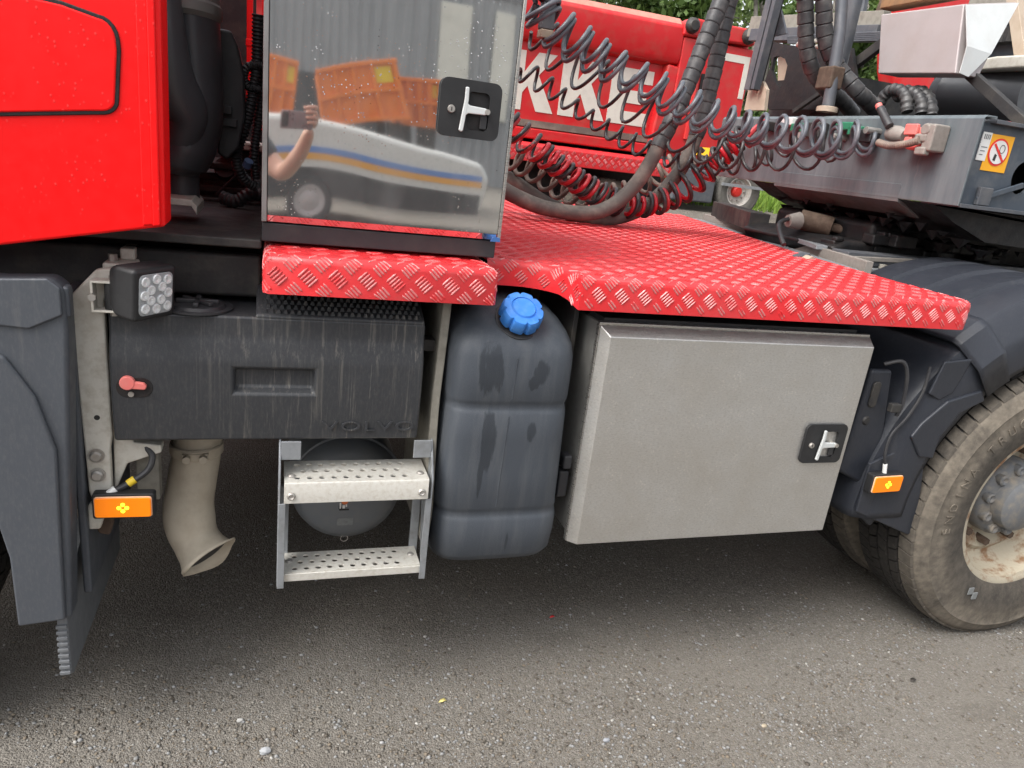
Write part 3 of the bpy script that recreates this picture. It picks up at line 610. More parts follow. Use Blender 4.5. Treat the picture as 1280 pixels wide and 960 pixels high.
# --- latch: plate, pocket, lock barrel, T lever
def latch(parent, cx, cz, y, w, h):
    f = lambda u, v, d: (cx+u, y-0.004+d, cz+v)
    pl = link('latch_plate', plate2d(rrect(w, h, 0.018), [rrect(w*0.36, h*0.66, 0.012, c=(w*0.13, -h*0.02))], 0.008, f), M['lamp'], parent, bevel=0.0025)
    MB().box(cx-w*0.07, cx+w*0.33, y+0.0006, y+0.002, cz-h*0.38, cz+h*0.34).build('latch_pocket', M['grease'], pl)
    MB().box(cx+w*0.18, cx+w*0.30, y-0.007, y+0.001, cz-h*0.32, cz-h*0.06).build('latch_pawl', M['black'], pl, bevel=0.003)
    MB().lathe([(-0.006, 0.0), (-0.006, 0.0072), (-0.004, 0.0085), (0.003, 0.0085)], (cx-w*0.31, y-0.008, cz-h*0.03), 'Y', 20).build('lock_barrel', M['bolt'], pl)
    MB().box(cx-w*0.31-0.0012, cx-w*0.31+0.0012, y-0.0146, y-0.0135, cz-h*0.03-0.004, cz-h*0.03+0.004).build('keyhole', M['ink'], pl)
    k = h/0.122
    MB().prism([(cx+u*k, cz+v*k) for u, v in [(-0.0165, 0.045), (-0.0085, 0.045), (-0.0075, 0.020), (-0.0145, -0.046), (-0.0185, -0.049), (-0.0245, -0.046), (-0.0165, 0.020)]], y-0.019, y-0.012).build('latch_lever', M['silverw'], pl, bevel=0.002, seg=3)
    MB().prism([(cx+u*k, cz+v*k) for u, v in [(-0.013, 0.016), (-0.004, 0.008), (0.034, 0.006), (0.040, 0.0), (0.034, -0.008), (-0.006, -0.009), (-0.017, -0.018)]], y-0.0185, y-0.0115).build('lever_stem', M['silverw'], pl, bevel=0.002, seg=3)
    MB().cyl((cx+0.037, y-0.022, cz-0.001), (cx+0.037, y, cz-0.001), 0.006, 14).build('lever_pin', M['bolt'], pl)
    return pl

# --- polished steel cabinet behind the cab
YC = 0.10
cabn = MB().box(-0.030, 0.512, YC+0.004, 0.75, 1.286, 2.35).build('steel_cabinet', M['frame'], TR, bevel=0.004)
MB().box(-0.030, 0.508, YC-0.004, 0.75, 1.244, 1.2855).build('cabinet_plinth', M['black'], cabn, bevel=0.003)
mb = MB()
mb.grid(lambda u, v: (-0.018+u*0.522, YC-0.020-0.0014*math.sin(PI*u)*math.sin(PI*min(1, v*1.3))-0.0008*math.sin(2.2*u*PI+0.6)*math.sin(PI*v*1.4)-0.00003*math.sin(4.3*u*PI+2.0)*math.sin(7*PI*v+u*3)+0.0040*(1-u), 1.304+v*1.025), np.linspace(0, 1, 41), np.linspace(0, 1, 61))
door = mb.build('cabinet_door', M['mirror'], cabn, smooth=80)
MB().add([(-0.018, YC-0.0155, 1.3035), (0.504, YC-0.0195, 1.3035), (0.504, YC-0.009, 1.289), (-0.018, YC-0.006, 1.289)], [(0, 3, 2, 1)]).build('door_lip', M['mirror'], cabn)
MB().box(-0.0185, 0.5045, YC-0.0050, YC+0.003, 1.2885, 2.33).build('door_core', M['frame'], cabn, bevel=0.002)
MB().box(0.5052, 0.5125, YC-0.024, YC+0.003, 1.2885, 2.33).build('door_edge', M['boxtrim'], cabn, bevel=0.0015)
MB().box(-0.0305, -0.0195, YC-0.016, YC+0.003, 1.2885, 2.33).build('door_edge', M['frame'], cabn, bevel=0.0015)
MB().prism([(0.487, 1.2865), (0.512, 1.2865), (0.510, 1.296), (0.495, 1.300)], YC-0.026, YC-0.0225).build('corner_cap', simple('blue_film', (0.05, 0.14, 0.36), 0.3), cabn)
lc = at(587, 137, Y=YC-0.026); latch(cabn, lc.x, lc.z, YC-0.0245, 0.140, 0.122)

# --- side tank with filler cap, grab recess, isolator key, tread
YT = 0.03
xs_ = [-0.331, -0.085, 0.092, 0.343]; zs_ = [0.790, 0.850, 0.908, 0.968, 0.990, 1.028, 1.045, 1.083]; yo_ = [0.010, 0.003, 0, 0, 0.001, 0.014, 0.0165, 0.0185]; J = len(zs_)-1
mb = MB(); vs = []; ids = {}
for j, z in enumerate(zs_):
    for i, x in enumerate(xs_): ids[i, j] = len(vs); vs.append((x, YT+yo_[j], z))
fs = [(ids[i, j], ids[i+1, j], ids[i+1, j+1], ids[i, j+1]) for i in range(3) for j in range(J) if (i, j) != (1, 2)]
b = len(vs); vs += [(-0.079, YT+0.022, 0.918), (0.086, YT+0.022, 0.918), (0.086, YT+0.026, 0.962), (-0.079, YT+0.026, 0.962)]
q = [ids[1, 2], ids[2, 2], ids[2, 3], ids[1, 3]]; fs += [(q[k], q[(k+1) % 4], b+(k+1) % 4, b+k) for k in range(4)]+[(b, b+1, b+2, b+3)]
c = len(vs); vs += [(-0.331, 0.47, 0.79), (0.343, 0.47, 0.79), (0.343, 0.47, 1.085), (-0.331, 0.47, 1.085)]
fs += [tuple(ids[0, j] for j in range(J+1))+(c+3, c), (c, c+1, c+2, c+3)[::-1], tuple(ids[3, j] for j in range(J, -1, -1))+(c+1, c+2), (ids[0, J], ids[1, J], ids[2, J], ids[3, J], c+2, c+3), (ids[0, 0], c, c+1, ids[3, 0], ids[2, 0], ids[1, 0])]
mb.add(vs, fs); tank = mb.build('side_tank', M['tank'], TR, bevel=0.007, seg=3, angle=40)
MB().prism([(YT+0.0185, 1.078), (YT+0.020, 1.088), (0.15, 1.133), (0.46, 1.133), (0.46, 1.078)], -0.040, 0.341, lambda u, v, w: (w, u, v)).build('tank_shoulder', M['tank'], tank, bevel=0.005)
mb = MB()
for r_ in range(6):
    for k in range(24):
        x = -0.026+k*0.0148+0.0074*(r_ % 2); y_ = YT+0.026+r_*0.0165; z_ = 1.087+(y_-YT-0.020)*0.45; mb.prism([(x, z_), (x+0.0030, z_+0.010), (x+0.0075, z_+0.010), (x+0.0105, z_)], y_, y_+0.009)
mb.build('tank_tread', M['tank'], tank, kind='stuff')
fc = at(247, 381, Z=1.09)
MB().lathe([(0, .075), (0.004, .075), (0.006, .070), (0.004, .060), (0.010, .055), (0.012, .0)], (fc.x, fc.y, 1.084), 'Z', 40).build('filler_cap', M['black'], tank)
mb = MB()
for a in (0, PI/2, PI/4*3): mb.box(-0.045, 0.045, -0.006, 0.006, 0, 0.010, Matrix.Translation((fc.x, fc.y, 1.094))@Matrix.Rotation(a, 4, 'Z'))
mb.build('cap_grip', M['black'], tank, bevel=0.003)
kp = rrect(0.072, 0.046, 0.022, c=(-0.284, 0.920))
MB().prism(kp, YT-0.0012, YT+0.01).build('key_recess', M['grease'], tank, bevel=0.001)
mb = MB(); mb.prism(circ(-0.296, 0.933, 0.0155, 18), YT-0.014, YT-0.001).prism([(-0.306, 0.921), (-0.262, 0.918), (-0.258, 0.926), (-0.263, 0.933), (-0.300, 0.940)], YT-0.013, YT-0.0015)
mb.build('isolator_key', M['pink'], tank, bevel=0.003)
MB().cyl((-0.291, YT-0.004, 0.905), (-0.291, YT, 0.905), 0.006, 12).build('key_screw', M['bolt'], tank)
link('embossed_lettering', text_mesh('VOLVO', 0.036, lambda u, v, w: (0.222+u*1.72, YT+0.0040+w, 0.826+v*0.95), 0.006, 0.0, space=1.12), M['tank'], tank, smooth=0)

# --- fluid tank with blue cap, and its strap
def se(t, n): c, s = math.cos(t), math.sin(t); return math.copysign(abs(c)**(2/n), c), math.copysign(abs(s)**(2/n), s)
rings = []   # z, centre x, half width, front y, back y, exponent
for z, hw, fy, ex in ((0.424, .125, .085, 4), (0.428, .148, .052, 4.5), (0.442, .166, .020, 5), (0.466, .174, .006, 5.5), (0.520, .175, .0, 6), (0.568, .175, .0, 6), (0.577, .174, .004, 6), (0.588, .172, .009, 6), (0.599, .173, .005, 6), (0.610, .174, .0, 6), (0.70, .172, .0, 6), (0.80, .169, .0, 6), (0.868, .167, .0, 6), (0.877, .166, .005, 6), (0.888, .1645, .010, 6), (0.899, .166, .005, 6), (0.910, .167, .0, 6), (0.97, .167, .0, 6), (1.015, .167, .002, 6), (1.048, .163, .010, 5.5), (1.074, .154, .030, 5), (1.098, .139, .062, 4.5), (1.118, .120, .10, 4), (1.132, .098, .14, 3.5), (1.140, .06, .19, 3)):
    rings.append((z, 0.572+(0.006 if z < 0.6 else 0.004*(0.9-z)), hw, fy, 0.40, ex))
mb = MB(); NN = 64; vs = []
for z, x0, hw, fy, by, ex in rings:
    for k in range(NN):
        a, b2 = se(2*PI*k/NN, ex); vs.append((x0+hw*a, (fy+by)/2+(by-fy)/2*b2, z))
fs = [(i*NN+k, i*NN+(k+1) % NN, (i+1)*NN+(k+1) % NN, (i+1)*NN+k) for i in range(len(rings)-1) for k in range(NN)]
fs += [tuple(range(NN)), tuple((len(rings)-1)*NN+k for k in range(NN))]
mb.add(vs, fs); flu = mb.build('fluid_tank', M['fluid'], TR, smooth=60)
mb = MB(); mb.tube([(0.567, 0.0003, 1.02), (0.566, -0.0002, 0.95), (0.565, -0.0002, 0.912)], 0.0012, 5); mb.tube([(0.563, -0.0002, 0.866), (0.560, -0.0002, 0.75), (0.557, -0.0002, 0.612)], 0.0012, 5)
mb.build('mould_seam', M['fluid'], flu)
cc = at(649, 397, Y=0.055); ax = Vector((0.03, -0.62, 0.78)).normalized(); Mc = Matrix.Translation(cc)@ax.to_track_quat('Z', 'Y').to_matrix().to_4x4()
def mlathe(prof, n, Mx, lob=0, amp=0.0):
    mb = MB(); vs = []
    for al, r in prof:
        for k in range(n):
            q = 2*PI*k/n; rr_ = r*(1-(amp*max(0, math.cos(lob*q))**4 if lob and r > 0.04 else 0)); vs.append(Mx@Vector((rr_*math.cos(q), rr_*math.sin(q), al)))
    m = len(prof); return mb.add(vs, [(i*n+k, i*n+(k+1) % n, (i+1)*n+(k+1) % n, (i+1)*n+k) for i in range(m-1) for k in range(n)]+[tuple((m-1)*n+k for k in range(n))])
mlathe([(-0.075, .082), (-0.045, .072), (-0.034, .066), (-0.030, .060)], 40, Mc).build('filler_neck', M['fluid'], flu, smooth=60)
mlathe([(-0.040, .062), (-0.028, .065), (-0.022, .064), (-0.020, .058), (-0.012, .058), (-0.010, .05)], 40, Mc).build('neck_gasket', M['black'], flu)
mlathe([(-0.012, .053), (-0.010, .055), (0.020, .0535), (0.026, .050), (0.028, .034), (0.0285, .033), (0.0255, .032), (0.0255, .0315), (0.030, .028), (0.031, 0.001)], 144, Matrix.Translation(ax*0.012)@Mc, 8, 0.13).build('blue_cap', M['cap'], flu, smooth=50)
mb = MB(); sp = spline([(0.408, 0.06, 1.15), (0.404, 0.06, 1.0), (0.398, 0.05, 0.87), (0.402, 0.05, 0.70), (0.408, 0.06, 0.58), (0.405, 0.07, 0.475)], 6)
vs = []
for p in sp: vs += [(p.x-0.024, p.y, p.z), (p.x-0.004, p.y-0.004, p.z), (p.x-0.004, p.y+0.35, p.z), (p.x-0.024, p.y+0.35, p.z)]
fs = [(i*4+k, i*4+(k+1) % 4, i*4+4+(k+1) % 4, i*4+4+k) for i in range(len(sp)-1) for k in range(4)]+[(0, 1, 2, 3), tuple(len(vs)-4+k for k in range(4))]
mb.add(vs, fs).build('tank_cradle', M['strap'], TR, bevel=0.003)
MB().box(0.352, 0.40, 0.10, 0.15, 1.00, 1.03).build('cradle_bracket', M['blackmat'], TR, bevel=0.003)
MB().box(0.752, 0.766, 0.12, 0.4, 0.55, 1.14).build('tank_cradle', M['blackmat'], TR, bevel=0.003)
MB().box(0.752, 0.782, 0.06, 0.10, 0.60, 0.68).box(0.755, 0.78, 0.05, 0.09, 0.69, 0.73).build('cradle_latch', M['black'], TR, bevel=0.006)

# --- steel toolbox with chamfered lid
tb = MB().box(0.800, 1.640, 0.045, 0.62, 0.488, 1.104).build('toolbox', M['boxside'], TR, bevel=0.004)
MB().box(0.786, 1.654, 0.0305, 0.0465, 0.4785, 1.1125).build('lid_frame', M['boxtrim'], tb, bevel=0.002)
o_ = [(0.787, 0.479), (1.653, 0.479), (1.653, 1.106), (0.787, 1.106)]; i_ = [(0.808, 0.483), (1.650, 0.483), (1.650, 1.082), (0.808, 1.082)]
mb = MB(); mb.add([(x, 0.029, z) for x, z in o_]+[(x, 0.0, z) for x, z in i_], [(4, 5, 6, 7)]+[(k, (k+1) % 4, 4+(k+1) % 4, 4+k) for k in range(4)]+[(3, 2, 1, 0)])
lid = mb.build('lid_panel', M['boxsteel'], tb, bevel=0.0025, seg=2, angle=15)
lc = at(1028.5, 554, Y=-0.003); latch(tb, lc.x, lc.z, -0.0005, 0.148, 0.124)
MB().box(0.805, 1.62, 0.05, 0.6, 1.105, 1.12).build('toolbox_lip', M['black'], TR)

# --- boarding step
stp = empty('tmp', (0, 0, 0), 'x', 'x')
def tread(z, y0, y1, fl, name):
    holes = []
    for r_ in range(3):
        for k in range(9 if r_ == 1 else 10):
            holes.append(circ(0.058+0.0285*k+(0.014 if r_ == 1 else 0), y0+(y1-y0)*(0.22+0.29*r_), 0.0076))
    me = plate2d([(0.028, y0+0.004), (0.372, y0+0.004), (0.372, y1), (0.028, y1)], holes, 0.004, lambda u, v, w: (u, v, z-0.002+w))
    t = link(name, me, M['step'], None, smooth=30)
    return t
bpy.data.objects.remove(stp)
st1 = tread(0.702, -0.012, 0.110, 0.05, 'step_tread'); st1.parent = TR; st1.matrix_parent_inverse = Matrix.Translation(TR.location).inverted()
mb = MB(); mb.prism([(-0.012, 0.698), (-0.010, 0.7019), (-0.008, 0.7019), (-0.008, 0.700), (-0.008, 0.648), (-0.012, 0.648)], 0.028, 0.372, lambda u, v, w: (w, u, v))
mb.box(0.028, 0.372, 0.106, 0.110, 0.66, 0.6975)
mb.build('step_flange', M['step'], st1, bevel=0.0015)
st2 = tread(0.446, 0.005, 0.100, 0.02, 'step_tread'); st2.parent = TR; st2.matrix_parent_inverse = Matrix.Translation(TR.location).inverted()
MB().box(0.028, 0.372, 0.003, 0.0085, 0.424, 0.4455).build('step_flange', M['step'], st2, bevel=0.0015)
for x in (0.044, 0.355):
    for (z, yy, s_) in ((0.7025, 0.025, st1), (0.446, 0.06, st2)):
        MB().lathe([(0, .0095), (0.002, .009), (0.0045, .006), (0.005, .0)], (x, yy, z), 'Z', 16).build('step_rivet', M['bolt'], s_)
    MB().lathe([(0, .010), (-0.002, .0095), (-0.005, .0065), (-0.003, .004), (-0.003, .0)], (x, -0.0125, 0.668), 'Y', 16).build('step_rivet', M['bolt'], st1)
for sx, x in ((-1, 0.020), (1, 0.380)):
    r = MB(); x2 = x-sx*0.022
    r.prism([(-0.004, 0.415), (0.045, 0.405), (0.120, 0.66), (0.150, 0.80), (0.055, 0.80), (-0.004, 0.70)], min(x, x+sx*0.005), max(x, x+sx*0.005), lambda u, v, w: (w, u, v))
    r.build('step_rail', M['galv'], TR, bevel=0.0015)
    MB().box(min(x+sx*0.004, x-sx*0.012), max(x+sx*0.004, x-sx*0.012), -0.007, -0.0035, 0.412, 0.645).build('rail_flange', M['galv'], TR, bevel=0.001)
    MB().box(min(x, x-sx*0.045), max(x, x-sx*0.045), 0.030, 0.036, 0.742, 0.789).build('rail_foot', M['galv'], TR, bevel=0.0015)
    MB().box(min(x, x2), max(x, x2), 0.100, 0.112, 0.42, 0.64).build('rail_brace', M['galv'], TR, bevel=0.0015)

# --- round air tank behind the step
at_c = (0.217, 0, 0.478)
air = MB().lathe([(0.33, .0), (0.332, .05), (0.338, .095), (0.350, .130), (0.368, .152), (0.40, .163), (0.9, .163)], at_c, 'Y', 56).build('air_tank', M['airtank'], TR, smooth=60)
MB().tube([(0.217+0.165*math.cos(a), 0.405, 0.478+0.165*math.sin(a)) for a in np.linspace(0.3, PI-0.3, 24)], 0.006, 8).build('tank_band', M['airtank'], air)
MB().box(0.188, 0.216, 0.3315, 0.334, 0.440, 0.466).box(0.19, 0.218, 0.331, 0.334, 0.436, 0.441).build('warning_sticker', M['ink'], air)
MB().prism(circ(0.205, 0.466, 0.010, 14), 0.3295, 0.333).build('sticker_mark', simple('sticker_orange', (0.75, 0.20, 0.06), 0.5), air)
MB().box(0.1905, 0.195, 0.330, 0.333, 0.443, 0.462).box(0.199, 0.206, 0.330, 0.333, 0.443, 0.453).box(0.208, 0.212, 0.330, 0.333, 0.448, 0.456).build('sticker_print', M['white'], air)
MB().box(0.185, 0.233, 0.334, 0.3395, 0.385, 0.408).build('rating_sticker', M['greylabel'], air)
MB().tube([(0.212+0.011*math.cos(a), 0.365, 0.322+0.010*math.sin(a)) for a in np.linspace(0, 2*PI, 16)], 0.0014, 6).build('drain_ring', M['bolt'], air)

# --- exhaust tail pipe
ep = spline([(-0.188, 0.34, 0.80), (-0.190, 0.33, 0.66), (-0.203, 0.315, 0.56), (-0.212, 0.30, 0.49), (-0.206, 0.285, 0.430), (-0.187, 0.264, 0.390), (-0.158, 0.232, 0.358)], 8)
m_ = len(ep); er = list(np.interp(np.linspace(0, 1, m_), [0, .4, .6, .80, .90, .96, 1], [.060, .062, .066, .060, .063, .070, .079]))
mb = MB(); mb.tube(ep, er, 32, cap=False); nn = 32
for k in range(nn):           # dented, uneven lip
    i = (m_-1)*nn+k; x, y, z = mb.v[i]; q = 2*PI*k/nn; mb.v[i] = (x+0.006*math.sin(3*q), y+0.004*math.cos(2*q), z+0.008*math.sin(2*q+1))
ex = mb.build('tail_pipe', M['exhaust'], TR, smooth=70)
sol = ex.modifiers.new('wall', 'SOLIDIFY'); sol.thickness = 0.004; sol.offset = -1
mb = MB(); mb.tube(ep[6:-3], [r-0.005 for r in er[6:-3]], 28, cap=True); mb.build('pipe_bore', M['bore_dark'], ex)  # dark capped tube just inside the pipe mouth
mb = MB(); mb.lathe([(-0.016, .0635), (-0.012, .067), (0.012, .067), (0.016, .0635)], (-0.1925, 0.327, 0.648), 'Z', 32); mb.build('pipe_clamp', M['exhaust'], ex)
mb = MB()
for dx in (-0.02, 0.02): mb.cyl((-0.19+dx, 0.258, 0.646), (-0.19+dx, 0.242, 0.646), 0.011, 6)
mb.box(-0.222, -0.158, 0.258, 0.272, 0.636, 0.656); mb.build('clamp_bolt', M['exhaust'], ex, bevel=0.001)

# --- cast bracket at the front with work lamp
YB = 0.06
pl_ = [(-0.404, 1.105), (-0.352, 1.165), (-0.300, 1.175), (-0.330, 1.13), (-0.340, 1.10), (-0.338, 0.80), (-0.345, 0.76), (-0.345, 0.66), (-0.362, 0.60), (-0.374, 0.560), (-0.398, 0.560), (-0.397, 0.62), (-0.386, 0.63), (-0.392, 0.66), (-0.392, 0.67)]
brk = MB().prism(pl_, YB, YB+0.022).build('cast_bracket', M['cast'], TR, bevel=0.005, seg=3)
MB().prism([(-0.336, 1.12), (-0.326, 1.12), (-0.314, 0.80), (-0.300, 0.768), (-0.243, 0.760), (-0.243, 0.742), (-0.315, 0.715), (-0.345, 0.64), (-0.341, 0.8)], YB+0.022, YB+0.06).build('bracket_web', M['cast'], brk, bevel=0.004)
MB().prism([(-0.398, 0.62), (-0.35, 0.63), (-0.352, 0.56), (-0.362, 0.525), (-0.384, 0.53), (-0.398, 0.565)], YB+0.03, YB+0.06).build('bracket_hook', M['rust'], brk, bevel=0.006)
MB().box(-0.305, -0.255, YB+0.06, YB+0.10, 0.60, 0.745).build('bracket_leg', M['strap'], brk, bevel=0.004)
for z in (0.747, 0.700): MB().lathe([(-0.012, .0), (-0.012, .009), (-0.008, .0125), (-0.003, .013), (-0.003, .017), (0, .017)], (-0.372, YB, z), 'Y', 18).build('bracket_bolt', M['bolt'], brk)
MB().cyl((-0.366, YB-0.0006, 0.838), (-0.366, YB+0.003, 0.838), 0.006, 14).build('bracket_hole', M['ink'], brk)
MB().box(-0.345, -0.285, YB+0.03, YB+0.12, 1.155, 1.175).box(-0.32, -0.29, YB+0.08, YB+0.14, 1.175, 1.20).build('bracket_head', M['cast'], brk, bevel=0.004)
for x, y in ((-0.33, 0.12), (-0.305, 0.15)): MB().cyl((x, y, 1.175), (x, y, 1.19), 0.009, 6).build('bracket_bolt', M['bolt'], brk)
# work lamp
lc = at(178, 362, Y=0.03); Ml = Matrix.Translation(lc)@Matrix.Rotation(math.radians(52), 4, 'Z')@Matrix.Rotation(math.radians(4), 4, 'X')
mb = MB(); w = 0.055
mb.add([Ml@Vector(p) for p in [(-w, -0.036, -w), (w, -0.036, -w), (w, -0.036, w), (-w, -0.036, w), (-w*.98, 0.02, -w*.98), (w*.98, 0.02, -w*.98), (w*.98, 0.02, w*.98), (-w*.98, 0.02, w*.98), (-w*.7, .05, -w*.7), (w*.7, .05, -w*.7), (w*.7, .05, w*.7), (-w*.7, .05, w*.7)]],
       [(0, 1, 2, 3), (8, 11, 10, 9)]+[(k, (k+1) % 4, 4+(k+1) % 4, 4+k) for k in range(4)]+[(4+k, 4+(k+1) % 4, 8+(k+1) % 4, 8+k) for k in range(4)])
lamp = mb.build('work_lamp', M['lamp'], TR, bevel=0.010, seg=3, angle=25)
MB().prism(rrect(0.086, 0.086, 0.012), -0.0372, -0.034, lambda u, v, w_: tuple(Ml@Vector((u, w_, v)))).build('lamp_lens', M['lenspane'], lamp, bevel=0.001)
mb = MB()
for u, v in [(-.028, .028), (0, .031), (.028, .028), (-.014, .010), (.014, .014), (.030, 0), (-.030, 0), (-.014, -.012), (.012, -.013), (-.028, -.028), (0, -.031), (.028, -.028)]:
    vs = []; nn = 12
    for al, r in ((-0.0372, .0105), (-0.040, .0100), (-0.0405, .0085), (-0.0385, .004), (-0.038, 0.0005)):
        for k in range(nn): vs.append(Ml@Vector((u+r*math.cos(2*PI*k/nn), al, v+r*math.sin(2*PI*k/nn))))
    mb.add(vs, [(i*nn+k, i*nn+(k+1) % nn, (i+1)*nn+(k+1) % nn, (i+1)*nn+k) for i in range(4) for k in range(nn)])
mb.build('lamp_reflectors', M['glass'], lamp, smooth=50)
lb = at(128, 366, Y=0.06)
mb = MB(); mb.box(lb.x-0.012, lb.x+0.05, 0.02, 0.055, lb.z+0.028, lb.z+0.033).box(lb.x-0.012, lb.x+0.05, 0.02, 0.055, lb.z-0.033, lb.z-0.028).box(lb.x-0.014, lb.x-0.009, 0.02, 0.055, lb.z-0.033, lb.z+0.033)
mb.build('lamp_bracket', M['cast'], lamp, bevel=0.0015)
MB().cyl((lb.x+0.025, 0.038, lb.z-0.027), (lb.x+0.025, 0.038, lb.z+0.027), 0.017, 16).build('lamp_swivel', M['lamp'], lamp)
for a_, b_ in (((lb.x+0.025, 0.038, lb.z+0.033), (lb.x+0.025, 0.038, lb.z+0.042)), ((lb.x+0.025, 0.038, lb.z-0.042), (lb.x+0.025, 0.038, lb.z-0.033)), ((lb.x-0.010, 0.012, lb.z), (lb.x-0.010, 0.022, lb.z))):
    MB().cyl(a_, b_, 0.008, 6).build('swivel_bolt', M['bolt'], lamp)

# --- amber marker lamps
def marker(c, yaw, w, h):
    Mx = Matrix.Translation(c)@Matrix.Rotation(math.radians(yaw), 4, 'Z'); f = lambda u, v, w_: tuple(Mx@Vector((u, w_, v)))
    o = MB().prism(rrect(w, h, 0.006), -0.004, 0.022, f).build('marker_lamp', M['lamp'], TR, bevel=0.003)
    MB().prism(rrect(w-0.009, h-0.010, 0.007), -0.008, -0.0035, f).build('lens_edge', M['amberrim'], o, bevel=0.002)
    MB().prism(rrect(w-0.013, h-0.014, 0.006), -0.0115, -0.0075, f).build('lens', M['amber'], o, bevel=0.0025, seg=3)
    mb = MB()
    for u, v in ((0.008, 0), (-0.008, 0), (0, 0.008), (0, -0.008)): mb.prism(circ(u, v, 0.0048, 10), -0.0125, -0.0112, f)
    mb.build('led', M['amber2'], o, bevel=0.0005); return o
m1 = at(155, 632, Y=0.035); mk = marker(m1, -2, 0.128, 0.062)
MB().tube(spline([(m1.x-0.025, 0.05, m1.z+0.028), (m1.x+0.01, 0.06, m1.z+0.045), (m1.x+0.045, 0.07, m1.z+0.07), (m1.x+0.055, 0.08, m1.z+0.10), (m1.x+0.04, 0.09, m1.z+0.125)], 8), 0.0075, 10).build('lamp_cable', M['black'], mk)
MB().cyl((m1.x+0.006, 0.0585, m1.z+0.043), (m1.x+0.020, 0.063, m1.z+0.052), 0.0092, 12).build('cable_tape', M['yellow'], mk)
MB().cyl((m1.x-0.032, 0.046, m1.z+0.024), (m1.x-0.018, 0.052, m1.z+0.034), 0.009, 12).build('cable_plug', M['white'], mk)
m2 = at(1107, 604, Y=0.0); mk = marker(m2, 3, 0.128, 0.066)
MB().tube(spline([(m2.x-0.012, 0.01, m2.z+0.055), (m2.x-0.022, 0.015, m2.z+0.10), (m2.x-0.012, 0.02, m2.z+0.16), (m2.x+0.03, 0.02, m2.z+0.22), (m2.x+0.06, 0.02, m2.z+0.30), (m2.x+0.07, 0.03, m2.z+0.38)], 8), 0.0045, 8).build('lamp_cable', M['black'], mk)
MB().cyl((m2.x-0.008, 0.008, m2.z+0.030), (m2.x-0.014, 0.010, m2.z+0.062), 0.0068, 12).build('cable_plug', M['white'], mk)

# --- front wheel arch and mud flap
F0 = -0.02
fp = [(-0.9, 1.17), (-0.497, 1.153), (-0.414, 1.158), (-0.392, 1.140), (-0.390, 1.05), (-0.400, 0.85), (-0.425, 0.380), (-0.529, 0.372), (-0.531, 0.55), (-0.56, 0.72), (-0.62, 0.86), (-0.72, 0.96), (-0.9, 1.02)]
fen = MB().prism(fp, F0, 0.045).build('front_fender', M['fender'], TR, bevel=0.010, seg=4)
am = [(-0.9, 1.085), (-0.62, 1.06), (-0.50, 1.0), (-0.455, 0.92), (-0.425, 0.80), (-0.43, 0.60), (-0.435, 0.384), (-0.527, 0.376), (-0.529, 0.55), (-0.558, 0.72), (-0.618, 0.86), (-0.718, 0.96), (-0.9, 1.018)]
MB().prism(am, F0-0.010, F0+0.003).build('arch_flare', M['fender'], fen, bevel=0.006, seg=3)
MB().prism([(-0.9, 1.172), (-0.497, 1.155), (-0.417, 1.160), (-0.396, 1.142), (-0.396, 1.088), (-0.455, 1.058), (-0.9, 1.10)], F0-0.007, F0+0.003).build('fender_cap', M['fender'], fen, bevel=0.004, seg=3)
MB().box(-0.414, -0.396, 0.045, 0.55, 0.40, 1.12).build('fender_inner', M['fender'], fen, bevel=0.006)
MB().box(-0.405, -0.385, -0.012, 0.02, 1.08, 1.142).build('fender_clip', M['fender'], fen, bevel=0.005)
flap = MB().prism([(0.005, 0.42), (0.005, 0.215), (0.02, 0.198), (0.58, 0.198), (0.60, 0.50), (0.3, 0.52)], -0.462, -0.440, lambda u, v, w: (w, u, v)).build('mud_flap', M['flap'], TR, bevel=0.003)
mb = MB()
for k in range(9): z = 0.212+k*0.016; mb.box(-0.464, -0.441, -0.001, 0.006, z, z+0.009)
mb.build('flap_ribs', M['flap'], flap, bevel=0.002)

# --- rear mudguard swept round the wheel
WC = (2.55, 0.515)
def sweep_guard(a0, a1, R, sec, n, name, mat, parent, squash=0.0):
    mb = MB(); vs = []; m = len(sec)
    for i in range(n+1):
        a = math.radians(a0+(a1-a0)*i/n)
        for y, dr in sec:
            r = R+dr; vs.append((WC[0]+r*math.cos(a), y, WC[1]+r*math.sin(a)))
    mb.add(vs, [(i*m+k, i*m+k+1, (i+1)*m+k+1, (i+1)*m+k) for i in range(n) for k in range(m-1)])
    o = mb.build(name, mat, parent, smooth=28)
    s = o.modifiers.new('wall', 'SOLIDIFY'); s.thickness = 0.006; s.offset = -1
    return o
rib = [(0.10, 0.0), (0.17, 0.0), (0.178, -0.014), (0.215, -0.014), (0.223, 0.0), (0.33, 0.0), (0.338, -0.014), (0.375, -0.014), (0.383, 0.0), (0.49, 0.0), (0.498, -0.014), (0.535, -0.014), (0.543, 0.0), (0.64, 0.0), (0.675, -0.012), (0.69, -0.05)]
guard = sweep_guard(128, 20, 0.782, [(0.016, -0.215), (0.010, -0.19), (0.012, -0.10), (0.018, -0.085), (0.055, -0.018), (0.07, -0.004)]+rib, 48, 'rear_fender', M['rfender'], TR)
low = sweep_guard(181, 127, 0.768, [(0.026, -0.200), (0.022, -0.18), (0.024, -0.06), (0.045, -0.012), (0.07, 0.0), (0.64, 0.0), (0.675, -0.02)], 26, 'fender_skirt', M['rfender'], TR)
MB().prism([(1.785, 0.53), (2.035, 0.432), (2.052, 0.445), (2.03, 0.60), (2.00, 0.72), (1.90, 0.75), (1.782, 0.70)], 0.020, 0.030).build('skirt_tail', M['rfender'], low, bevel=0.004)
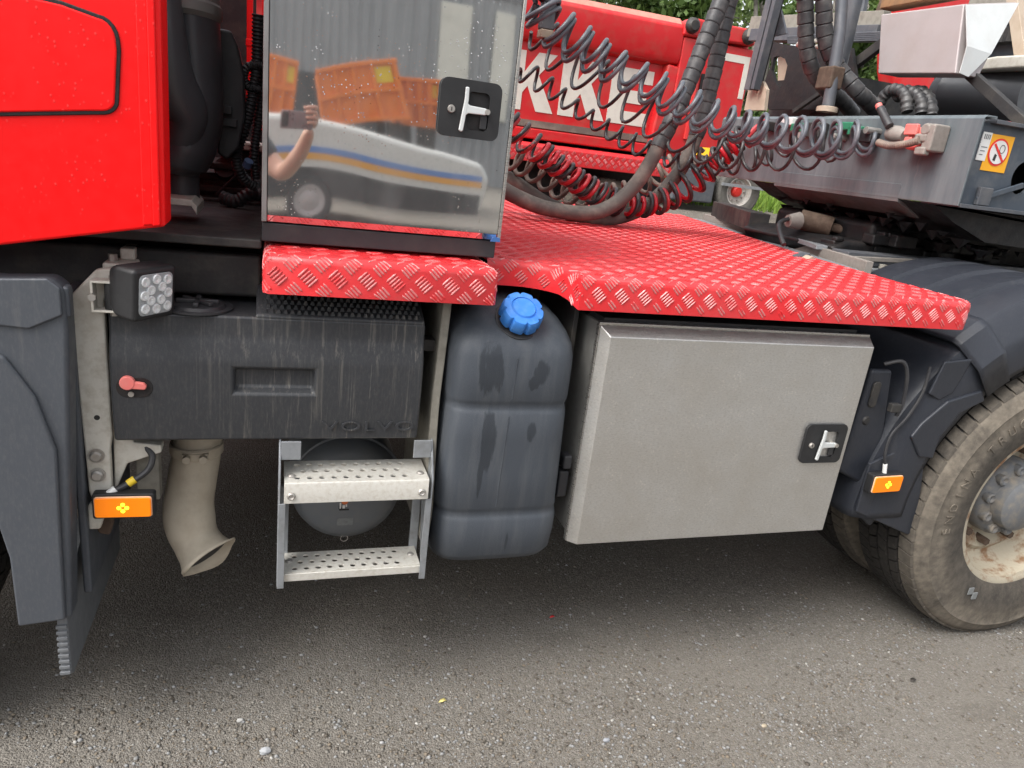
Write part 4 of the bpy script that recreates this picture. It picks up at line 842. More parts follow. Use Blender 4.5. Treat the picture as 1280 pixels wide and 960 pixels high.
def pxpoly(pts, Y): return [(lambda p: (p.x, p.z))(at(x, y, Y=Y)) for x, y in pts]
MB().prism(pxpoly([(1136, 545), (1150, 528), (1183, 500), (1225, 487), (1228, 500), (1196, 516), (1172, 545), (1163, 572), (1146, 570)], 0.02), 0.009, 0.026).build('skirt_emboss', M['rfender'], low, bevel=0.006, seg=3, angle=20)
MB().prism(pxpoly([(1180, 452), (1215, 448), (1190, 490), (1172, 500), (1160, 492)], 0.02), 0.014, 0.026).build('skirt_emboss', M['rfender'], low, bevel=0.005, seg=2, angle=20)
sweep_guard(133, 124, 0.790, [(0.008, -0.215), (0.002, -0.10), (0.045, -0.014), (0.065, 0.0), (0.66, 0.0)], 6, 'fender_seam', M['rfender'], low)
MB().prism([(1.70, 0.66), (1.79, 0.62), (1.81, 0.52), (1.90, 0.45), (1.93, 0.50), (1.85, 0.72), (1.80, 1.0), (1.72, 1.0)], 0.05, 0.075).build('skirt_panel', M['rfender'], low, bevel=0.012, seg=3)
oc = at(1093, 493, Y=0.048)
MB().prism(rrect(0.030, 0.085, 0.014, c=(oc.x, oc.z)), 0.043, 0.052).build('skirt_slot', M['blackmat'], low, bevel=0.004, seg=3)
oc = at(1083, 526, Y=0.048); MB().lathe([(-0.005, 0.0), (-0.005, .010), (0, .015)], (oc.x, 0.05, oc.z), 'Y', 16).build('skirt_plug', M['blackmat'], low)
MB().tube(spline([at(1105, 455, Y=0.04), at(1128, 452, Y=0.02), at(1134, 470, Y=0.012), at(1128, 505, Y=0.015), at(1120, 520, Y=0.02)], 6), 0.006, 8).build('brake_line', M['black'], low)
MB().box(at(1120, 511, Y=0.0).x-0.015, at(1120, 511, Y=0.0).x+0.02, 0.0, 0.02, at(1120, 511, Y=0.0).z-0.014, at(1120, 511, Y=0.0).z+0.014).build('line_clip', M['blackmat'], low, bevel=0.004)

# --- wheels
def tyre_mesh(R=0.525, W_=0.29, detail=True):
    prof = [(.036, .292), (.022, .302), (.010, .33), (.002, .365), (-.002, .40), (.0005, .415), (.0005, .430), (.004, .455), (.002, .462), (.010, .475), (.014, .488), (.022, .500), (.034, .508), (.05, .510)]
    k = R-0.525
    prof = [(y, r+k*max(0, (r-.3)/.22)) for y, r in prof]
    prof += [(W_-y, r) for y, r in reversed(prof)]
    mb = MB(); n = 96; mb.lathe(prof, (0, 0, 0), 'Y', n)
    side = []
    for y, r in prof: side += [(0.45 if r < 0.37 else 0.7 if r < 0.41 else 1.0) if (y < 0.036) else 0.0]*n
    if detail:
        ribs = [(0.026, 0.075), (0.083, 0.117), (0.126, 0.164), (0.173, 0.207), (0.215, 0.264)]
        for b, (y0, y1) in enumerate(ribs):
            cnt = 62
            for i in range(cnt):
                a0 = (i+(0.33 if b % 2 else 0))*2*PI/cnt; a1 = a0+2*PI/cnt*0.86; sk = 0.012*(1 if b % 2 else -1)
                r0, r1 = R-0.020, R-(0.004 if b in (0, 4) else 0.0)
                vs = []
                for rr_ in (r0, r1):
                    for a, s_ in ((a0, 0), (a1, 0)):
                        for y, q in ((y0, -sk), (y1, sk)): vs.append(((rr_)*math.cos(a+q), y, rr_*math.sin(a+q)))
                if b == 0:
                    for j in (4, 6): vs[j] = tuple(c*0.985 if t != 1 else c+0.004 for t, c in enumerate(vs[j]))
                mb.add(vs, [(0, 1, 3, 2), (4, 6, 7, 5), (0, 4, 5, 1), (2, 3, 7, 6), (0, 2, 6, 4), (1, 5, 7, 3)]); side += [0.6 if b == 0 else 0.10]*8
    mb.v = [(x, y, max(z, -0.513)) for x, y, z in mb.v]
    me = mb.mesh('tyre'); a = me.attributes.new('side', 'FLOAT', 'POINT'); a.data.foreach_set('value', side); return me
TM = tyre_mesh()
def rim_mesh():
    return MB().lathe([(.030, .280), (.024, .292), (.024, .302), (.034, .300), (.045, .286), (.09, .278), (.13, .268), (.148, .250), (.152, .235), (.140, .215), (.150, .19), (.165, .17), (.165, .10), (.30, .09)], (0, 0, 0), 'Y', 72).mesh('rim')
RMESH = rim_mesh()
def wheel(name, loc, flip=False, dressed=True):
    o = link(name, RMESH.copy(), M['rim'], TR, smooth=40); o.location = loc
    if flip: o.rotation_euler = (0, 0, PI)
    link('tyre', TM, M['tyre'], o, smooth=30)
    if dressed:
        MB().lathe([(.165, .150), (.120, .148), (.105, .135), (.095, .105), (.055, .100), (.045, .088), (.043, .0)], (0, 0, 0), 'Y', 40).build('hub', M['hub'], o, smooth=40)
        for k in range(10):
            q = 2*PI*k/10+0.2; x, z = 0.185*math.cos(q), 0.185*math.sin(q)
            MB().cyl((x, .165, z), (x, .118, z), 0.0165, 6, 0.015).build('wheel_nut', M['rust'], o)
            x, z = 0.122*math.cos(q+.3), 0.122*math.sin(q+.3)
            MB().lathe([(.112, .020), (.088, .020), (.084, .014), (.088, .008), (.092, .0)], (x, 0, z), 'Y', 14).build('hub_boss', M['hub'], o)
    return o
rw = wheel('rear_wheel', (WC[0], -0.022, 0.513))
wheel('inner_rear_wheel', (WC[0], 0.315, 0.513), dressed=False)
wheel('front_wheel', (-1.12, 0.01, 0.513), dressed=False)
wheel('inner_rear_wheel', (WC[0], 2.15, 0.513), dressed=False); wheel('rear_wheel', (WC[0], 2.47, 0.513), True, False); wheel('front_wheel', (-1.12, 2.48, 0.513), True, False)
# raised sidewall lettering
ms = []
word = 'ENDINA TRUCK'; a0 = 187.0
for i, ch in enumerate(word):
    if ch == ' ': continue
    a = math.radians(a0-i*6.3)
    def fn(u, v, w, a=a): 
        r = 0.408+v; q = a-u/r; return (r*math.cos(q), -0.0022+w*0.8, r*math.sin(q))
    me = text_mesh(ch, 0.046, fn, 0.004, 0.0); a_ = me.attributes.new('side', 'FLOAT', 'POINT'); a_.data.foreach_set('value', [1.0]*len(me.vertices)); link('sidewall_letter', me, M['tyre'], rw, smooth=0)
mb = MB()
for y, x, z in ((-0.0035, -0.19, -0.30), (-0.0035, -0.165, -0.322)): mb.box(x-0.012, x+0.012, y, y+0.004, z-0.014, z+0.014)
mb.build('balance_patch', M['greylabel'], rw, bevel=0.003)

# --- frame parts and coupling plate behind the deck
def beam(a, b, w, h, name, mat, parent, bevel=0.003, up=(0, 0, 1)):
    a, b = Vector(a), Vector(b); d = (b-a); L = d.length; d.normalize(); s = d.cross(Vector(up)).normalized(); u = s.cross(d)
    vs = [p+s*sx*w/2+u*uz*h/2 for p in (a, b) for sx, uz in ((-1, -1), (1, -1), (1, 1), (-1, 1))]
    return MB().add(vs, [(0, 1, 2, 3), (7, 6, 5, 4)]+[(k, k+4, (k+1) % 4+4, (k+1) % 4) for k in range(4)]).build(name, mat, parent, bevel=bevel)
beam((2.075, 0.62, 1.205), (2.53, 2.5, 1.205), 0.06, 0.04, 'cross_rail', M['galv'], TR)
beam((2.135, 0.60, 1.235), (2.59, 2.5, 1.235), 0.03, 0.05, 'cross_rail', M['union'], TR)
beam((2.20, 0.95, 1.262), (2.60, 2.3, 1.275), 0.05, 0.02, 'cross_rail', M['galv'], TR)
beam((2.30, 1.55, 1.30), (2.62, 2.4, 1.30), 0.10, 0.09, 'ramp_beam', M['blackmat'], TR)
beam((2.02, 0.80, 1.20), (5.0, 0.80, 1.20), 0.11, 0.03, 'mount_rail', M['galv'], TR)
beam((2.20, 0.84, 1.245), (5.0, 0.84, 1.245), 0.10, 0.05, 'mount_rail', M['trframe'], TR)
beam((2.18, 0.79, 1.245), (2.7, 0.79, 1.262), 0.02, 0.018, 'mount_strip', M['union'], TR)
beam((2.05, 1.66, 1.20), (5.0, 1.66, 1.20), 0.11, 0.05, 'mount_rail', M['trframe'], TR)
for x in (2.25, 2.36, 2.5, 2.62): MB().cyl((x, 0.76, 1.215), (x, 0.76, 1.235), 0.016, 6).build('mount_bolt', M['strap'], TR)
pb = at(1011, 303, Y=0.75)
MB().cyl((pb.x+0.01, 0.72, 1.225), (pb.x+0.01, 0.78, 1.225), 0.022, 6).build('pivot_bolt', M['tan'], TR)
MB().prism([(pb.x-0.13, 1.19), (pb.x-0.04, 1.235), (pb.x+0.03, 1.255), (pb.x+0.05, 1.21), (pb.x+0.0, 1.19)], 0.76, 0.80).build('pivot_arm', M['trframe'], TR, bevel=0.004)
c0 = at(1000, 274, Y=1.25); c1 = at(1040, 284, Y=1.15)
MB().cyl(c0, c1, 0.045, 20).cyl(c1, c1+(c1-c0)*0.4, 0.02, 12).build('lock_cylinder', M['rust'], TR)
MB().tube(spline([c0, at(985, 274, Y=1.2), at(974, 280, Y=1.1), at(976, 295, Y=1.0), at(980, 306, Y=0.95)], 6), 0.010, 8).build('cylinder_hose', M['black'], TR)
MB().cyl(at(985, 276, Y=1.2), at(998, 276, Y=1.2), 0.028, 12, 0.04).build('cylinder_end', M['union'], TR)
fw = MB().prism([(2.22, 1.27), (2.30, 1.30), (3.05, 1.335), (3.25, 1.20), (3.25, 1.12), (2.3, 1.18)], 0.92, 1.58).build('coupling_plate', M['grease'], TR, bevel=0.02)
mb = MB(); r_ = random.Random(3)
for i in range(46):
    x = r_.uniform(2.25, 3.2); y = r_.uniform(0.88, 1.0); z = r_.uniform(1.24, 1.34); s = r_.uniform(0.015, 0.045)
    mb.box(x-s, x+s*1.6, y-s, y+s, z-s*.6, z+s*.6, None)
mb.build('coupling_ribs', M['grease'], fw, bevel=0.008)
MB().box(2.42, 3.4, 0.93, 1.60, 1.15, 1.39).build('coupling_dark_fill', M['grease'], TR, bevel=0.03)  # dark box added to close the bright gaps under the trailer
MB().box(2.1, 3.4, 0.98, 1.5, 1.0, 1.2).build('coupling_base', M['blackmat'], TR, bevel=0.02)

# ------------------------------------------------------------------ trailer coupled behind
TL = empty('trailer', (4.0, 1.25, 0), 'grey steel trailer front coupled above the red deck, with hose couplings', 'trailer')
Y0, Y1, XP, ZA, ZC = 0.445, 2.06, 2.30, 1.497, 1.805
mb = MB(); mb.prism([(XP, ZA), (XP+0.008, ZA), (XP+0.008, ZC-0.01), (XP+0.06, ZC-0.01), (XP+0.06, ZC), (XP+0.012, ZC), (XP, ZC-0.012)], Y0, Y1, lambda u, v, w: (u, w, v))
fpz = mb.build('front_plate', M['plate'], TL, bevel=0.002)
MB().prism([(XP-0.004, ZA+0.055), (XP-0.001, ZA+0.055), (XP+0.012, ZA-0.002), (XP+0.14, ZA-0.055), (XP+0.13, ZA-0.065), (XP+0.002, ZA-0.012)], 0.72, 1.50, lambda u, v, w: (u, w, v)).build('plate_lip', M['plate'], fpz, bevel=0.003)
und = MB().prism([(XP+0.01, ZA-0.001), (XP+0.13, ZA-0.06), (2.62, 1.375), (3.6, 1.345), (5.2, 1.345), (5.2, 1.49), (XP+0.02, 1.49)], 0.56, 1.70).build('coupler_underside', M['grease'], TL, bevel=0.01)
mb = MB(); r_ = random.Random(5)
for i in range(150):
    x = r_.uniform(XP+0.06, 3.3); y = r_.uniform(0.58, 1.66); z = max(1.345, 1.47-(x-XP)*0.36)-0.005; s = r_.uniform(0.012, 0.04)
    mb.add([(x+s*math.cos(a)*r_.uniform(.6, 1.3), y+s*math.sin(a)*r_.uniform(.6, 1.3), z) for a in np.linspace(0, 2*PI, 7)[:-1]]+[(x, y, z-s*r_.uniform(0.4, 1.3))], [(k, (k+1) % 6, 6) for k in range(6)])
mb.build('grease_lumps', M['grease'], und, kind='stuff')
hx = at(1268, 217, Y=0.475)
web = link('side_web', plate2d([(XP+0.01, ZA+0.01), (6.0, ZA+0.01), (6.0, ZC-0.02), (XP+0.01, ZC-0.02)], [[(hx.x+0.045+0.05*math.cos(a), hx.z-0.012+0.058*math.sin(a)) for a in np.linspace(0, 2*PI, 24)[:-1]]], 0.008, lambda u, v, w: (u, 0.480+w, v)), M['trblue'], TL, smooth=30)
MB().box(XP+0.07, 6.0, Y0+0.004, 0.60, ZC-0.022, ZC-0.008).box(XP+0.01, 6.0, Y0-0.002, 0.62, ZA-0.004, ZA+0.010).build('side_flange', M['trframe'], TL, bevel=0.002)
MB().box(XP+0.10, 2.46, Y0+0.012, 0.474, ZA+0.012, ZA+0.075).build('side_gusset', M['trframe'], TL, bevel=0.003)
beam((2.40, Y0+0.02, ZA+0.03), (2.60, Y0+0.02, ZA+0.10), 0.01, 0.02, 'side_gusset', M['trblue'], TL)
MB().box(2.6, 6, 0.6, 1.95, 1.50, 1.78).build('neck_core', M['blackmat'], TL)
# stickers on the web
sc = at(1247, 192, Y=0.474); f_ = lambda y: (lambda u, v, w: (sc.x+u, y+w, sc.z+v))
sg = MB().prism([(-0.058, -0.062), (0.058, -0.062), (0.058, 0.062), (-0.058, 0.062)], 0, 0.002, f_(0.4735)).build('warning_sticker', M['orange'], TL)
MB().prism(circ(0, 0.004, 0.047, 32), 0, 0.0012, f_(0.4722)).build('sign_ring', M['redink'], sg)
MB().prism(circ(0, 0.004, 0.040, 32), 0, 0.0012, f_(0.4709)).build('sign_disc', M['label'], sg)
MB().prism([(-0.032, 0.028), (-0.026, 0.033), (0.031, -0.022), (0.026, -0.028)], 0, 0.0012, f_(0.4690)).build('sign_bar', M['redink'], sg)
mb = MB().prism([(-0.020, -0.024), (-0.008, -0.026), (-0.006, -0.006), (-0.016, -0.002)], 0, 0.0012, f_(0.4697))
mb.tube([(sc.x+0.012+0.012*math.cos(a), 0.4703, sc.z+0.016+0.014*math.sin(a)) for a in np.linspace(0, 2*PI, 14)], 0.0011, 5).tube([(sc.x+0.0, 0.4703, sc.z+0.0), (sc.x+0.014, 0.4703, sc.z-0.004), (sc.x+0.022, 0.4703, sc.z-0.014)], 0.0011, 5)
mb.build('sign_figure', M['ink'], sg)
lw = at(1230, 182, Y=0.474)
wl_ = MB().box(lw.x-0.020, lw.x+0.022, 0.4725, 0.4755, lw.z-0.05, lw.z+0.045).build('white_sticker', M['label'], TL)
mb = MB()
for k in range(4): mb.box(lw.x-0.012+0.008*k, lw.x-0.008+0.008*k, 0.4716, 0.4728, lw.z+0.022, lw.z+0.038)
for k in range(3): mb.box(lw.x-0.013, lw.x+0.015-0.006*k, 0.4716, 0.4728, lw.z-0.006-k*0.013, lw.z-0.003-k*0.013)
mb.build('sticker_print', M['greylabel'], wl_)

# couplings on the front plate
XQ = XP-0.03
def q_(px, py, X=XQ): return at(px, py, X=X)
p = q_(1150, 172); cpl = MB().box(XQ-0.02, XP, p.y-0.06, p.y+0.045, p.z-0.045, p.z+0.035).build('supply_coupling', M['pink'], TL, bevel=0.012, seg=3)
MB().box(XQ-0.035, XQ-0.02, p.y-0.01, p.y+0.05, p.z+0.005, p.z+0.045).box(XQ-0.03, XQ-0.02, p.y+0.01, p.y+0.045, p.z-0.025, p.z).build('coupling_lever', M['pink'], cpl, bevel=0.006)
mb = MB().box(XQ-0.045, XP, p.y-0.10, p.y-0.055, p.z-0.05, p.z+0.045).box(XQ-0.05, XQ-0.02, p.y-0.085, p.y-0.035, p.z-0.065, p.z-0.035).box(XQ-0.05, XQ-0.015, p.y-0.075, p.y-0.02, p.z-0.02, p.z+0.01).cyl((XQ-0.05, p.y-0.06, p.z+0.025), (XQ, p.y-0.06, p.z+0.025), 0.022, 12)
mb.build('coupling_bracket', M['union'], cpl, bevel=0.008)
a_ = q_(1113, 166); MB().tube([a_, q_(1122, 168), q_(1132, 170)], [0.028, 0.032, 0.024], 14).build('electric_socket', M['union'], TL)
MB().cyl(q_(1100, 135, XQ-0.03), q_(1112, 158, XQ-0.03), 0.014, 12, 0.016).build('socket_plug', M['black'], TL)
MB().cyl(q_(1098, 131, XQ-0.03), q_(1100, 136, XQ-0.03), 0.013, 12).build('plug_tip', M['pink'], TL)
corrugated([q_(1098, 178, XQ-0.04), q_(1112, 182, XQ-0.05), q_(1132, 180, XQ-0.05), q_(1150, 175, XQ-0.05)], 0.013, 0.010, 'coupling_hose', M['dusthose'], TL)
for (x, y, w, h, m, nm) in ((1056, 158, 34, 9, 'green', 'valve_block'), (1072, 164, 22, 10, 'green', 'valve_block'), (1000, 160, 26, 10, 'green', 'valve_block'), (1020, 163, 26, 18, 'blackmat', 'valve_bracket'), (985, 152, 30, 10, 'label', 'valve_tag'), (1085, 170, 20, 14, 'black', 'valve_bracket'), (960, 158, 16, 12, 'blackmat', 'valve_bracket')):
    c0 = q_(x, y); k = 0.0036
    MB().box(XQ-0.02, XP-0.001, c0.y-w*k/2, c0.y+w*k/2, c0.z-h*k/2, c0.z+h*k/2).build(nm, M[m], TL, bevel=0.006)
for x, y in ((1092, 164), (1050, 172), (1008, 170)): c0 = q_(x, y); MB().cyl((XQ-0.04, c0.y, c0.z), (XP, c0.y, c0.z), 0.014, 10).build('hose_union', M['bolt'], TL)
corrugated([q_(898, 188, 2.15), q_(915, 178, 2.2), q_(932, 170, 2.25)], 0.022, 0.018, 'spring_guard', M['black'], TL)
MB().tube(spline([q_(905, 196, 2.14), q_(925, 180, 2.18), q_(945, 160, 2.25), q_(960, 150, 2.28)], 6), 0.014, 8).build('red_lead', M['redhose'], TL)
MB().box(2.14, 2.2, 1.85, 2.0, 1.59, 1.63).build('yellow_tag', M['yellow'], TL)

# structure standing on the trailer
post = MB().tube([at(1034, 138, X=2.33), at(1040, 105, X=2.33), at(1050, 40, X=2.33), at(1056, -60, X=2.33)], 0.026, 16).build('hose_post', M['trframe'], TL)
MB().lathe([(0, .045), (0.02, .045), (0.024, .03)], tuple(at(1033, 140, X=2.33)), 'Z', 20).build('post_foot', M['tan'], post)
MB().box(2.30, 2.37, at(1034, 108, X=2.33).y-0.05, at(1034, 108, X=2.33).y+0.05, at(1034, 112, X=2.33).z, at(1034, 84, X=2.33).z).build('post_clamp', M['rust'], post, bevel=0.01)
hr = at(1016, 54, X=2.30)
MB().tube([hr+Vector((0.02+0.055*math.sin(a), 0.11*math.cos(a), 0)) for a in np.linspace(0, 2*PI, 28)], 0.010, 8).build('hose_ring', M['cast'], post)
MB().tube([at(1048, 88, X=2.55), at(1060, 40, X=2.55), at(1078, -40, X=2.55)], 0.034, 14).build('frame_strut', M['trframe'], TL)
MB().tube([at(1075, 20, X=3.1), at(1082, -20, X=3.1)], 0.03, 10).build('frame_strut', M['trframe'], TL)
yz = lambda X: (lambda u, v, w: (X+w, u, v))
def yzpoly(pts, X): return [(lambda p: (p.y, p.z))(at(x, y, X=X)) for x, y in pts]
link('end_plate', plate2d(yzpoly([(962, 52), (1010, 60), (1066, 60), (1072, 100), (1065, 137), (962, 137), (954, 112), (966, 80)], 2.75), [yzpoly([(969, 72), (975, 70), (983, 74), (986, 82), (982, 100), (977, 110), (971, 104), (966, 88)], 2.75)], 0.02, yz(2.75)), M['grease'], TL, smooth=30)
MB().box(2.85, 3.4, at(1000, 90, X=2.85).y-0.4, at(1000, 90, X=2.85).y+0.22, 1.80, 2.08).build('trailer_crate', M['blackmat'], TL)
link('rear_plate', plate2d(yzpoly([(974, 58), (1012, 58), (1012, 137), (974, 137)], 2.98), [], 0.02, yz(2.98)), M['tan'], TL, smooth=30)
link('tan_bracket', plate2d(yzpoly([(932, 138), (938, 108), (945, 100), (955, 102), (960, 112), (957, 138)], 2.5), [], 0.02, yz(2.5)), M['tan'], TL, smooth=30)
cb = [at(975, -12, X=2.45), at(962, 40, X=2.45), at(944, 112, X=2.45)]
beam(cb[0], cb[2], 0.045, 0.03, 'support_channel', M['trframe'], TL); 
beam(cb[0]+Vector((0.0, 0.07, 0)), cb[2]+Vector((0.0, 0.07, 0)), 0.02, 0.05, 'support_channel', M['trframe'], TL)
beam(cb[0]+Vector((0.03, 0.035, 0)), cb[2]+Vector((0.03, 0.035, 0)), 0.06, 0.01, 'channel_web', M['grease'], TL)
beam(cb[2]+Vector((0, 0.035, 0.03)), cb[2]+Vector((0, 0.035, -0.015)), 0.13, 0.05, 'channel_end', M['trframe'], TL)
link('gusset_plate', plate2d(yzpoly([(975, 5), (984, 42), (966, 46), (966, 10)], 2.52), [], 0.012, yz(2.52)), M['trframe'], TL, smooth=30)
beam(at(945, 45, X=2.9), at(1105, 42, X=2.9), 0.1, 0.07, 'cross_beam', M['trframe'], TL)
beam(at(940, 34, X=2.95), at(1105, 30, X=2.95), 0.05, 0.12, 'cross_beam', M['strap'], TL)
mb = MB()
for k in range(5): 
    a, b2 = at(985, 46+k*2.0, X=2.84), at(1110, 40+k*2.4, X=2.84); mb.tube([a, b2], 0.006, 6)
mb.build('beam_ribs', M['trframe'], TL)
beam(at(1112, 48, X=2.80), at(1040, 102, X=2.80), 0.03, 0.05, 'diagonal_brace', M['blackmat'], TL)
beam(at(992, 140, X=2.70), at(1032, 112, X=2.70), 0.02, 0.022, 'diagonal_brace', M['blackmat'], TL)
beam(at(1012, 140, X=2.85), at(1040, 122, X=2.85), 0.02, 0.04, 'diagonal_brace', M['blackmat'], TL)
beam(at(1098, 30, X=3.0), at(1118, -20, X=3.0), 0.06, 0.05, 'rusty_stake', M['rust'], TL)
# aluminium box with slanted side; red reflection and lighter side put into colours
bxX = 2.50
bfp = [(p.y, p.z) for p in (at(1101, 18, X=bxX), at(1205, 5, X=bxX), at(1194, 92, X=bxX), at(1097, 92, X=bxX))]
pf = [at(1205, 5, X=bxX), at(1240, -10, X=bxX+0.28), at(1222, 52, X=bxX+0.24), at(1207, 94, X=bxX+0.06), at(1194, 92, X=bxX)]
mb = MB(); A = [Vector((bxX, y, z)) for y, z in bfp]; D = Vector((0.26, 0, 0.03)); B = [A[0]+D, A[1]+D+Vector((0, 0, 0.02)), A[2]+Vector((0.12, 0, 0.0)), A[3]+Vector((0.12, 0, 0.0))]
mb.add(A+B, [(0, 1, 2, 3), (7, 6, 5, 4)]+[(k, k+4, (k+1) % 4+4, (k+1) % 4) for k in range(4)])
abx = mb.build('aluminium_box', M['silver'], TL, bevel=0.006)
sy = A[1].y-0.004
MB().add([A[1]+Vector((0.004, -0.004, -0.004)), A[1]+D+Vector((0, -0.006, 0.015)), A[2]+Vector((0.14, -0.006, 0.09)), A[2]+Vector((0.012, -0.004, 0.10)), A[2]+Vector((0.014, -0.004, 0.004)), A[2]+Vector((0.06, -0.006, -0.004))], [(0, 1, 2, 3), (3, 2, 5, 4)]).build('box_side', M['silverw'], abx, smooth=0).modifiers.new('wall', 'SOLIDIFY').thickness = 0.003
wd = at(1160, 6, X=bxX+0.1)
MB().box(bxX+0.02, bxX+0.10, wd.y-0.17, wd.y+0.19, wd.z-0.005, wd.z+0.14).build('wood_block', M['wood'], TL, bevel=0.006)
beam(at(1208, 88, X=2.62), at(1300, 172, X=2.62), 0.03, 0.04, 'diagonal_brace', M['blackmat'], TL)
# air spring / cylinder
k0, k1 = at(1172, 118, X=3.0), at(1290, 120, X=3.1)
MB().tube([k0, k0+(k1-k0)*0.12, k0+(k1-k0)*0.2, k0+(k1-k0)*0.8, k1], [0.085, 0.105, 0.095, 0.105, 0.11], 24).build('air_bellows', M['duct'], TL)
MB().prism([(k0.y-0.62, k0.z+0.085), (k0.y-0.05, k0.z+0.085), (k0.y-0.05, k0.z+0.12), (k0.y-0.30, k0.z+0.14), (k0.y-0.62, k0.z+0.13)], 2.95, 3.1, lambda u, v, w: (w, u, v)).build('bellows_cover', M['cast'], TL, bevel=0.01)
MB().tube([k0+Vector((-0.02, 0.0, -0.14)), k0+Vector((0, 0, 0.12))], 0.03, 8).build('bellows_chain', M['blackmat'], TL)
link('rear_panel', plate2d(yzpoly([(1215, 56), (1272, 52), (1277, 112), (1218, 100)], 3.2), [], 0.02, yz(3.2)), M['trblue'], TL, smooth=30)
beam(at(1222, 32, X=3.3), at(1290, 30, X=3.3), 0.05, 0.12, 'upper_beam', M['trframe'], TL)
beam(at(1216, 12, X=3.28), at(1300, 2, X=3.28), 0.08, 0.16, 'upper_beam', M['strap'], TL)
beam(at(1268, -10, X=3.1), at(1285, 110, X=3.1), 0.05, 0.05, 'stake_post', M['tan'], TL)
mb = MB(); r_ = random.Random(9); 
a, b2 = at(1216, 48, X=3.15), at(1272, 44, X=3.15)
for k in range(14): 
    c0 = a+(b2-a)*(k/13); mb.tube([c0+Vector((0, 0, -.03)), c0+Vector((0, 0, .03))], r_.uniform(0.025, 0.045), 8)
mb.build('rolled_tarp', M['blackmat'], TL)
# hose loops on top
for k, pts in enumerate(([(1100, 128), (1110, 115), (1122, 112), (1132, 120), (1134, 140)], [(1120, 122), (1132, 114), (1145, 118), (1152, 128), (1152, 142)], [(1138, 118), (1150, 114), (1160, 122), (1164, 134), (1164, 144)])):
    corrugated([at(x, y, X=2.50+0.03*k) for x, y in pts], 0.024, 0.026, 'hose_loop', M['wrap'], TL, 0.09, 14)

# ------------------------------------------------------------------ hoses between truck and trailer
def coil(name, pts, turns, R, r, phase, mat, label, group=None, tw=-1):
    P, L = resample(spline(pts, 12), int(turns*18)+1); n = len(P); T = np.gradient(P, axis=0); T /= np.linalg.norm(T, axis=1)[:, None]
    up = np.array([0, 0, 1.0]); out = []
    Rf = R if callable(R) else (lambda t: R)
    rj = random.Random(len(name)+int(phase*100)); ph = 0
    for i in range(n):
        t = T[i]; u = up-t*(up@t); u /= np.linalg.norm(u); w = np.cross(t, u); q = phase+2*PI*turns*i/(n-1)+0.7*math.sin(i*0.031+phase)+0.4*math.sin(i*0.083+phase*5); rr_ = Rf(i/(n-1))*(1+0.10*math.sin(i*0.047+phase*3)+0.09*math.sin(i*0.019+phase*7))
        fade = min(1, i/6, (n-1-i)/6)
        out.append(P[i]+(u*math.cos(q)+w*math.sin(q)*tw)*rr_*fade)
    o = MB().tube([tuple(p) for p in out], r, 8).build(name, mat, None, smooth=80)
    return tag(o, label, 'hose', group)
A1 = [(668, 0, 1.12), (692, 28, 1.10), (745, 64, 1.08), (800, 96, 1.05), (850, 124, 1.02), (900, 147, 0.99), (950, 160, 0.97), (1000, 168, 0.96), (1050, 172, 0.94), (1094, 168, 0.90)]
P1 = [at(x, y, Y=Y) for x, y, Y in A1]
coil('coiled_air_hose', P1, 19, 0.056, 0.0088, 0.3, M['bluecoil'], 'upper of two blue-grey coiled hoses stretched to the trailer front')
coil('coiled_air_hose', [p+Vector((0.008, 0.01, -0.020)) for p in P1], 19, 0.056, 0.0088, 0.05, M['bluecoil'], 'lower of two blue-grey coiled hoses stretched to the trailer front')
A2 = [(664, 40, 1.30), (700, 66, 1.28), (745, 98, 1.25), (790, 126, 1.22), (840, 160, 1.18), (890, 186, 1.15), (930, 192, 1.12), (970, 190, 1.08), (1010, 186, 1.05), (1050, 176, 1.02)]
P2 = [at(x, y, Y=Y) for x, y, Y in A2]
coil('coiled_cable', P2, 12.5, 0.080, 0.0072, 1.2, M['blackcoil'], 'thin black coiled cable with the widest open loops, crossing the white lettering')
A3 = [(650, 86, 1.45), (690, 112, 1.42), (730, 142, 1.40), (775, 170, 1.38), (815, 190, 1.35), (860, 204, 1.3), (905, 206, 1.25), (950, 196, 1.2), (990, 180, 1.15)]
coil('coiled_cable', [at(x, y, Y=Y) for x, y, Y in A3], 18, 0.038, 0.0072, 0.4, M['blackcoil'], 'thin black coiled cable with small tight waves, starting at the steel cabinet edge')
A4 = [(628, 150, 1.32), (660, 178, 1.32), (695, 206, 1.32), (735, 236, 1.33), (775, 256, 1.33), (815, 256, 1.33), (850, 240, 1.32), (880, 216, 1.30), (905, 192, 1.26), (935, 165, 1.2)]
P4 = [at(x, y, Y=Y) for x, y, Y in A4]
coil('coiled_air_hose', P4, 24, 0.042, 0.0098, 0.0, M['redhose'], 'bright red coiled air hose sagging down onto the red deck')
coil('coiled_air_hose', [p+Vector((0.0, 0.0, 0.004)) for p in P4], 21, 0.050, 0.0090, 2.2, M['blackcoil'], 'black coiled air hose twisted together with the red one', tw=-0.95)
A5 = [(636, 195, 1.42), (670, 215, 1.44), (710, 238, 1.46), (750, 244, 1.48), (800, 232, 1.48), (845, 205, 1.45), (880, 190, 1.4)]
coil('coiled_air_hose', [at(x, y, Y=Y) for x, y, Y in A5], 16, 0.046, 0.0098, 1.0, M['dusthose'], 'dust-brown coiled air hose lying behind the two thick hoses')

